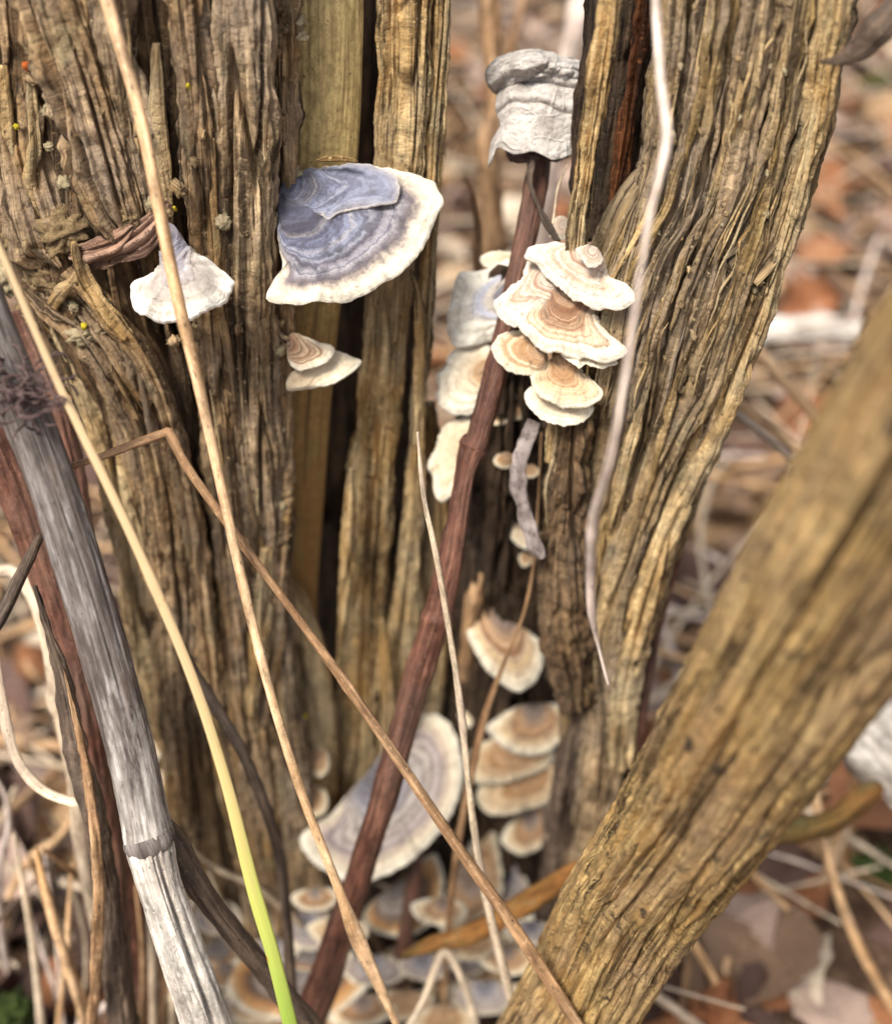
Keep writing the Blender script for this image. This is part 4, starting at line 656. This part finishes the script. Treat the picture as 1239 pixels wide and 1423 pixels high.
stem('dark_stalk', 'thin dark stalk running down the foot of the split trunk', 'stem', [(230, 860, .372, 5), (290, 965, .38, 7), (345, 1060, .39, 7.5), (385, 1180, .41, 8), (398, 1280, .425, 8), (408, 1423, .45, 8)], DKST, seed=97, amp=0.8)
stem('red_stalk', 'thin reddish stalk rising behind the leaning trunk towards the litter', 'stem', [(985, 640, .42, 6), (955, 730, .42, 7), (920, 850, .43, 7), (893, 980, .44, 8), (880, 1080, .46, 8)], REDST, seed=98, amp=0.5)
stem('background_twig', 'blurred brown twig with swollen joints behind the curled grey leaf', 'twig', [(672, -60, .52, 14), (682, 60, .53, 14), (688, 150, .54, 13), (674, 200, .545, 15), (686, 280, .56, 14), (690, 360, .58, 12), (690, 460, .61, 12)], STRAWB, seed=99, amp=3, nodes=[(.3, .0014, .006), (.45, .0014, .006)])
stem('background_twig', 'blurred purplish twig rising beside the edge of the leaning trunk', 'twig', [(820, -80, .6, 15), (805, 20, .6, 15), (780, 120, .62, 13), (765, 230, .64, 12), (750, 400, .7, 12)], PINKST, seed=100, amp=2)
stem('background_twig', 'thin blurred twig with a hooked tip above the pale rear bracket', 'twig', [(646, 246, .43, 4), (656, 268, .43, 5), (663, 320, .435, 5), (664, 372, .44, 6), (662, 440, .45, 5)], STRAWB, seed=101, amp=0.5)
stem('background_twig', 'thin tan twig slanting across the blurred litter above the grey leaf', 'twig', [(740, -60, .7, 6), (718, 40, .7, 6), (700, 110, .72, 6), (680, 240, .76, 6)], STRAWB, seed=102, amp=0.5)
stem('algae_twig', 'orange twig with green algae running under the slanting stem', 'twig', [(560, 1330, .47, 4), (600, 1312, .465, 12), (660, 1294, .46, 14), (730, 1256, .45, 15), (800, 1212, .445, 16), (900, 1180, .45, 20), (1010, 1160, .46, 19), (1110, 1152, .47, 18), (1160, 1136, .47, 19), (1212, 1098, .475, 16), (1225, 1090, .475, 5)], MOSSTW, False, seed=103, amp=2)
stem('dark_stalk', 'dark upright stalk below the big violet bracket', 'stem', [(580, 1180, .505, 8), (574, 1222, .505, 9.5), (560, 1310, .512, 11), (546, 1400, .525, 11)], REDST, seed=104, amp=1)
stem('horn_tip', 'curved brown pointed leaf tip hooking in over the leaning trunk', 'leaf', [(1138, 87, .285, 1), (1160, 84, .283, 6), (1190, 70, .28, 13), (1222, 38, .275, 17), (1262, -10, .27, 18), (1330, -90, .26, 18)], DKST, False, seed=105, amp=1, thick=0.5)
stem('straw', 'upper of two pale straws poking from behind the leaning trunk', 'straw', [(960, 500, .47, 5), (1018, 556, .46, 6), (1070, 592, .45, 7), (1110, 626, .445, 7), (1170, 680, .45, 7)], STRAW, seed=106, amp=.4)
stem('straw', 'lower of two pale straws poking from behind the leaning trunk', 'straw', [(960, 520, .48, 5), (1012, 566, .47, 6), (1060, 606, .46, 6), (1102, 640, .455, 6), (1170, 700, .46, 6)], STRAWP, seed=107, amp=.4)
stem('straw', 'tan straw leaning on the slanting stem above the pale pair', 'straw', [(1000, 430, .55, 7), (1050, 484, .53, 8), (1095, 536, .51, 9), (1136, 582, .50, 9), (1200, 660, .5, 9)], STRAW, seed=108, amp=.5)
stem('straw', 'blond straw arching over the litter past the broken orange twig end', 'straw', [(1120, 1060, .50, 6), (1140, 1140, .50, 8), (1160, 1230, .50, 8), (1195, 1320, .51, 7), (1240, 1400, .53, 7), (1290, 1470, .55, 7)], STRAW, seed=109, amp=.3)
stem('straw', 'pale straw lying on dark leaves below the slanting stem', 'straw', [(860, 1340, .47, 6), (905, 1380, .485, 7), (950, 1412, .50, 7), (1010, 1460, .52, 7)], STRAWP, seed=110, amp=.3)
stem('straw', 'slender tan straw standing against the dark leaves below the slanting stem', 'straw', [(950, 1290, .53, 6), (985, 1350, .53, 6), (1020, 1423, .54, 6)], STRAW, seed=111, amp=.3)
stem('straw', 'thin folded straw in the fungi at the foot of the slanting stem', 'straw', [(560, 1440, .45, 4), (590, 1385, .45, 5), (615, 1325, .452, 6), (640, 1360, .452, 5), (660, 1423, .46, 5)], STRAWP, seed=112, amp=.4)
stem('straw', 'faint straw rising from the fungi across the lower cluster', 'straw', [(752, 600, .40, 2), (745, 760, .405, 2.2), (728, 850, .41, 2.5), (700, 920, .42, 3), (668, 1010, .43, 5), (640, 1150, .45, 5)], STRAWB, seed=113, amp=.4)
stem('broken_stick', 'short brown stick standing in shadow above the lower cluster', 'stick', [(668, 792, .452, 10), (656, 850, .462, 11), (646, 910, .476, 11), (640, 960, .50, 11)], STRAWB, False, seed=114, amp=1.5)
stem('fallen_log', 'blurred pale stick lying level behind the leaning trunk', 'stick', [(1030, 462, .95, 18), (1080, 458, .95, 20), (1150, 458, .95, 20), (1194, 462, .95, 17)], CANEW, False, seed=115, amp=3)
stem('fallen_log', 'bleached cut log lying behind the slanting stem', 'log', [(1180, 985, .50, 48), (1230, 1040, .50, 52), (1300, 1110, .50, 54), (1400, 1210, .5, 54)], CANEW, False, seed=116, amp=4)
stem('reed', 'pale curled blade looping over the litter by the cane', 'grass', [(-10, 900, .36, 7), (6, 985, .36, 8), (24, 1055, .36, 8), (60, 1098, .36, 8), (105, 1116, .36, 7), (142, 1122, .362, 5)], STRAWP, False, seed=117, amp=.4, thick=.4)
stem('tan_sliver', 'honey-coloured splinter of stalk standing at the bottom left litter', 'straw', [(50, 1180, .42, 4), (66, 1250, .42, 7), (86, 1310, .425, 8), (110, 1400, .44, 6), (120, 1440, .45, 5)], STRAW, seed=118, amp=.6)
for i, (x0, y0, x1, y1, w_, d_) in enumerate([(200, 1210, 214, 1440, 6, .43), (222, 1250, 226, 1440, 5, .44), (190, 1230, 200, 1440, 4, .45), (236, 1290, 240, 1440, 6, .44), (150, 1290, 152, 1440, 4, .43), (60, 1180, 128, 1240, 5, .43), (20, 1160, 60, 1440, 5, .46), (100, 1200, 80, 1440, 4, .45)]):
    stem('straw', 'short %s straw standing upright at the foot of the canes' % ['pale', 'tan', 'brown'][i % 3], 'straw', [(x0, y0, d_, w_ * .6), ((x0 + x1) / 2 + 4, (y0 + y1) / 2, d_ + .01, w_), (x1, y1, d_ + .03, w_)], [STRAWP, STRAW, STRAWB][i % 3], seed=120 + i, amp=.5, group='short %s straws at the foot of the canes' % ['pale', 'tan', 'brown'][i % 3])
rt_ = random.Random(9)
for i in range(46):
    x0 = rt_.uniform(-30, 300); y0 = rt_.uniform(1020, 1330); an_ = rt_.gauss(1.45, .55); ln = rt_.uniform(90, 330); d_ = rt_.uniform(.46, .60); w_ = rt_.uniform(2, 6.5); bd = rt_.uniform(-40, 40); mi = rt_.randrange(5)
    pts = [(x0 + ln * t_ * math.cos(an_) + bd * t_ * (1 - t_) * 2, y0 + ln * t_ * math.sin(an_), d_ + .02 * t_, w_ * (.5 + .5 * t_)) for t_ in (0, .33, .66, 1)]
    stem('straw', '%s dry straw tangled in the litter round the canes' % ['pale', 'tan', 'brown', 'pinkish', 'dark'][mi], 'straw', pts, [STRAWP, STRAW, STRAWB, PINKST, DKST][mi], seed=900 + i, amp=.6, nc=9, dl=6, group='%s straws round the canes' % ['pale', 'tan', 'brown', 'pinkish', 'dark'][mi])
# shrivelled grey scrap hanging from the tier
o = stem('shrivelled_scrap', 'shrivelled grey scrap of leaf hanging below the banded tier', 'leaf', [(742, 585, .372, 10), (726, 625, .372, 14), (722, 660, .374, 10), (730, 700, .376, 7), (744, 740, .378, 7), (756, 775, .38, 3)], leaf_mat('grey scrap', (0.10, 0.075, 0.07), (0.33, 0.28, 0.27)), False, seed=130, amp=6, thick=.4, dl=2)
stem('dry_strand', 'grey twisted strand rising from the topmost bracket to the curled leaf', 'strand', [(738, 222, .364, 6), (736, 255, .363, 5), (748, 285, .362, 5), (762, 312, .361, 6), (776, 336, .36, 4)], DKST, False, seed=131, amp=2)
stem('dry_strand', 'hair-thin pale strand hanging from the curled leaf', 'strand', [(788, 228, .362, 1.6), (775, 262, .362, 1.8), (768, 300, .362, 1.5), (764, 330, .361, 1.3)], STRAWP, False, seed=132, amp=.2)
if False: curly('shrivelled_tendril', 'grey dry strands twisting up from the topmost bracket to the curled leaf', 762, 270, .362, 5, DKST, 40, 12, 3.0)

# ------------------------------------------------------------------ leaves
def coons(T, B, L, Rr, n):               # four pixel edges (top, bottom, left, right), each polyline of (px,py)
    u = np.linspace(0, 1, n); c = lambda p: catmull(np.array([(a, b, 0) for a, b in p], float), n)[:, :2]
    T, B, L, Rr = c(T), c(B), c(L), c(Rr); U, V = u[None, :, None], u[:, None, None]
    return (1 - V) * T[None] + V * B[None] + (1 - U) * L[:, None] + U * Rr[:, None] - ((1 - U) * (1 - V) * T[0] + U * (1 - V) * T[-1] + (1 - U) * V * B[0] + U * V * B[-1])
def leafpatch(name, edges, depth, mat, parent, n=70, seed=1):
    P = coons(*edges, n); u = np.linspace(0, 1, n); U, V = np.meshgrid(u, u); D = depth(U, V)
    X = np.array([[W(P[i, j, 0], P[i, j, 1], D[i, j]) for j in range(n)] for i in range(n)])
    o = mesh_obj(name, X, gfaces(n, n), mat, parent, np.stack([U.ravel(), V.ravel()], -1))
    m = o.modifiers.new('thickness', 'SOLIDIFY'); m.thickness = 0.0006
    return o
LF = thing('curled_leaf', W(745, 220, .375), 'curled silver-grey dead leaf clasping the top of the red-brown stem', 'leaf')
def leafd(base, bul, seed):
    def f(U, V):
        d = base - bul * np.sin(np.pi * np.clip(U * .9 + .05, 0, 1)) ** .7 + 0.0030 * fbm(U * 1.5, V * 1.3, seed, 2) + 0.0003 * fbm(U * 14, V * 14, seed + 8, 3)
        for (v0, k1, k2, dep) in ((.24, .16, -.10, .0045), (.46, .02, .20, .003)):
            c = v0 + k1 * U + k2 * U * U + 0.03 * gn(U * 4, U * 0 + v0 * 9, seed + 3); q = (V - c) / .05
            d = d + dep * np.where(q < 0, np.exp(-(q / 2.2) ** 2), np.exp(-(q / .5) ** 2)) * 0.55 - dep * .5 * np.exp(-((q + 1.3) / .9) ** 2)
        return d
    return f
leafpatch('leaf_blade', ([(688, 92), (724, 80), (770, 78), (832, 100)], [(680, 232), (692, 206), (716, 214), (742, 210), (768, 222), (798, 214), (812, 224), (832, 200)], [(688, 92), (694, 120), (690, 150), (696, 175), (684, 200), (680, 232)], [(832, 100), (842, 140), (838, 175), (832, 200)]), leafd(.372, .014, 4), GREYLEAF, LF, 110)
leafpatch('folded_rim', ([(680, 92), (700, 78), (750, 71), (828, 92)], [(694, 132), (722, 112), (772, 108), (832, 124)], [(680, 92), (676, 104), (682, 122), (694, 132)], [(828, 92), (836, 104), (836, 114), (832, 122)]), lambda U, V: 0.3695 - 0.013 * np.sin(np.pi * np.clip(U, 0, 1)) ** .7 - 0.0028 * np.sin(np.pi * V) + 0.003 * fbm(U * 4, V * 2, 9, 4) + 0.001 * np.sin(V * 8 + U * 3), GREYLEAF, LF)
leafpatch('inner_fold', ([(700, 200), (730, 196), (770, 200), (800, 204)], [(712, 226), (732, 224), (752, 222), (770, 224)], [(700, 200), (704, 214), (712, 226)], [(800, 204), (790, 216), (770, 224)]), lambda U, V: 0.370 - .006 * np.sin(np.pi * U) + .002 * fbm(U * 4, V * 3, 6, 3), LEAVES[3][1], LF, 30)

def leaf_variant(seed):
    r = np.random.default_rng(seed); nu, nv = 7, 10; U, V = np.meshgrid(np.linspace(-1, 1, nu), np.linspace(0, 1, nv))
    wid = np.sin(np.pi * np.clip(V, 0.001, 1) ** (0.75 + 0.3 * r.random())) ** 0.8 * (0.36 + 0.16 * r.random()) * (1 + (0.28 if seed % 3 == 0 else 0.06) * np.sin(V * 26))
    x = U * wid; y = V - 0.4; f, cu, cv = r.uniform(.2, 1.4), r.uniform(-1.1, 1.1), r.uniform(-1.3, 1.3)
    z = f * np.abs(x) * .8 + cu * (x ** 2) * 1.6 + cv * (y ** 2) * .8 + 0.10 * fbm(x * 3 + seed, y * 3, seed, 3)
    return np.stack([x, y, z], -1).reshape(-1, 3), gfaces(nv, nu), np.stack([(U.ravel() + 1) / 2, V.ravel()], -1)
VAR = [leaf_variant(s) for s in range(12)]; VM = {}
def leaf_mesh(v, m):
    if (v, m) not in VM:
        Vv, Fc, uv = VAR[v]; o = mesh_obj('fallen_leaf', Vv, Fc, LEAVES[m][1], None, uv, loc=(0, 0, 0)); VM[(v, m)] = o.data; bpy.data.objects.remove(o)
    return VM[(v, m)]
r = random.Random(21); cand = []
for i in range(2300):
    Y = 0.16 + 3.6 * r.random() ** 1.5; X = r.uniform(-1, 1) * (0.22 + 0.55 * Y)
    if math.hypot(X + 0.02, (Y - 0.34) * 1.3) < 0.10: continue
    cand.append((Y, X))
cand.sort(); WT = [0, 0, 0, 0, 1, 1, 2, 3, 3, 3, 4, 4, 5, 5]
stuffV, stuffF, stuffUV, stuffM = [], [], [], []; nobj = 0; off = 0
for i, (Y, X) in enumerate(cand):
    size = r.uniform(.035, .075); v = r.randrange(12); m = r.choice(WT); z = float(gz(X, Y)) + r.uniform(0.002, 0.02)
    rot = Euler((r.gauss(0, .45), r.gauss(0, .45), r.uniform(0, 6.3)))
    inview = Y > 0.3 and abs(X) < 0.05 + 0.42 * Y and Y < 2.6
    if inview and nobj < 300 and (i % 2 == 0 or Y < 1):
        o = bpy.data.objects.new('fallen_leaf', leaf_mesh(v, m)); COL.objects.link(o); o.location = (X, Y, z); o.rotation_euler = rot; o.scale = (size,) * 3; nobj += 1
        tag(o, 'curled %s dead leaf lying in the litter' % LEAVES[m][0], 'leaf', '%s litter leaves' % LEAVES[m][0])
    else:
        Vv, Fc, uv = VAR[v]; mt = np.array(rot.to_matrix()); stuffV.append((Vv * size) @ mt.T + np.array([X, Y, z])); stuffF.append(Fc + off); stuffUV.append(uv); stuffM.append(np.full(len(Fc), m)); off += len(Vv)
o = mesh_obj('leaf_litter', np.vstack(stuffV), np.vstack(stuffF), [l[1] for l in LEAVES], None, np.vstack(stuffUV), np.concatenate(stuffM), loc=(0, 0, 0))
tag(o, 'deep bed of mixed dead leaves covering the ground', 'leaf litter', kind='stuff')
# straws strewn over the litter
SV, SF, SM, SU = [], [], [], []; off = 0; n = 0
def straw_pts(X, Y, ln, az, el, rad, bend):
    t = np.linspace(0, 1, 7); dx, dy, dz = math.cos(az) * math.cos(el), math.sin(az) * math.cos(el), math.sin(el)
    C = np.stack([X + dx * ln * t + bend * ln * t * t * -dy, Y + dy * ln * t + bend * ln * t * t * dx, float(gz(X, Y)) + .012 + dz * ln * t - .25 * ln * t * t * abs(dz)], -1)
    T = np.gradient(C, axis=0); T /= np.linalg.norm(T, axis=1)[:, None]; A_ = np.cross(T, [0, 0, 1.0]); A_ /= np.linalg.norm(A_, axis=1)[:, None] + 1e-9; B_ = np.cross(A_, T)
    a = np.linspace(0, 2 * math.pi, 6); rr = rad * (1 - .5 * t)
    return C[:, None] + (A_[:, None] * np.cos(a)[None, :, None] + B_[:, None] * np.sin(a)[None, :, None]) * rr[:, None, None], np.stack([np.broadcast_to(a / 6.28 * rad * 6, (7, 6)).ravel(), np.broadcast_to((t * ln)[:, None], (7, 6)).ravel()], -1)
SMAT = [STRAW, STRAWP, STRAWB, PINKST, DKST]; SNAME = ['tan', 'pale', 'brown', 'pinkish', 'dark']
for i in range(1300):
    Y = 0.42 + 2.6 * r.random() ** 1.4; X = r.uniform(-1, 1) * (0.15 + 0.5 * Y)
    if math.hypot(X + 0.02, (Y - 0.34) * 1.3) < 0.14: continue
    P, uv = straw_pts(X, Y, r.uniform(.08, .3), r.uniform(0, 6.3), abs(r.gauss(0.1, .25)), r.uniform(.0008, .0034), r.gauss(0, .25)); m = r.choice([0, 0, 1, 1, 1, 2, 2, 3, 4])
    if n < 130 and abs(X) < .4 * Y:
        o = mesh_obj('fallen_straw', P, gfaces(7, 6), SMAT[m], None, uv); n += 1
        tag(o, 'thin %s dry straw strewn over the leaf litter' % SNAME[m], 'straw', '%s straws on the litter' % SNAME[m])
    else:
        SV.append(P.reshape(-1, 3)); SF.append(gfaces(7, 6) + off); SU.append(uv); SM.append(np.full(30, m)); off += 42
o = mesh_obj('straw_litter', np.vstack(SV), np.vstack(SF), SMAT, None, np.vstack(SU), np.concatenate(SM), loc=(0, 0, 0)); tag(o, 'loose dry grass scattered over the leaf litter', 'dry grass', kind='stuff')
# moss tufts
for i, (x, y, d, s, lb) in enumerate([(16, 1400, .50, 30, 'green moss tuft in the litter under the canes'), (1215, 1240, .62, 30, 'small green moss tuft beyond the blond straw'), (648, 140, 1.7, 12, 'blurred green moss patch between the trunks'), (1210, 150, 1.7, 18, 'blurred olive moss patch beyond the leaning trunk'), (40, 1010, .72, 18, 'green moss patch behind the looping pale blade')]):
    o = lump('moss_tuft', x, y, d, s, s * .7, s, MOSS, None, 500 + i, 4, 0.6, 0, 3.0); tag(o, lb, 'moss')
    o.location.z = max(o.location.z - 0.004, -0.01)
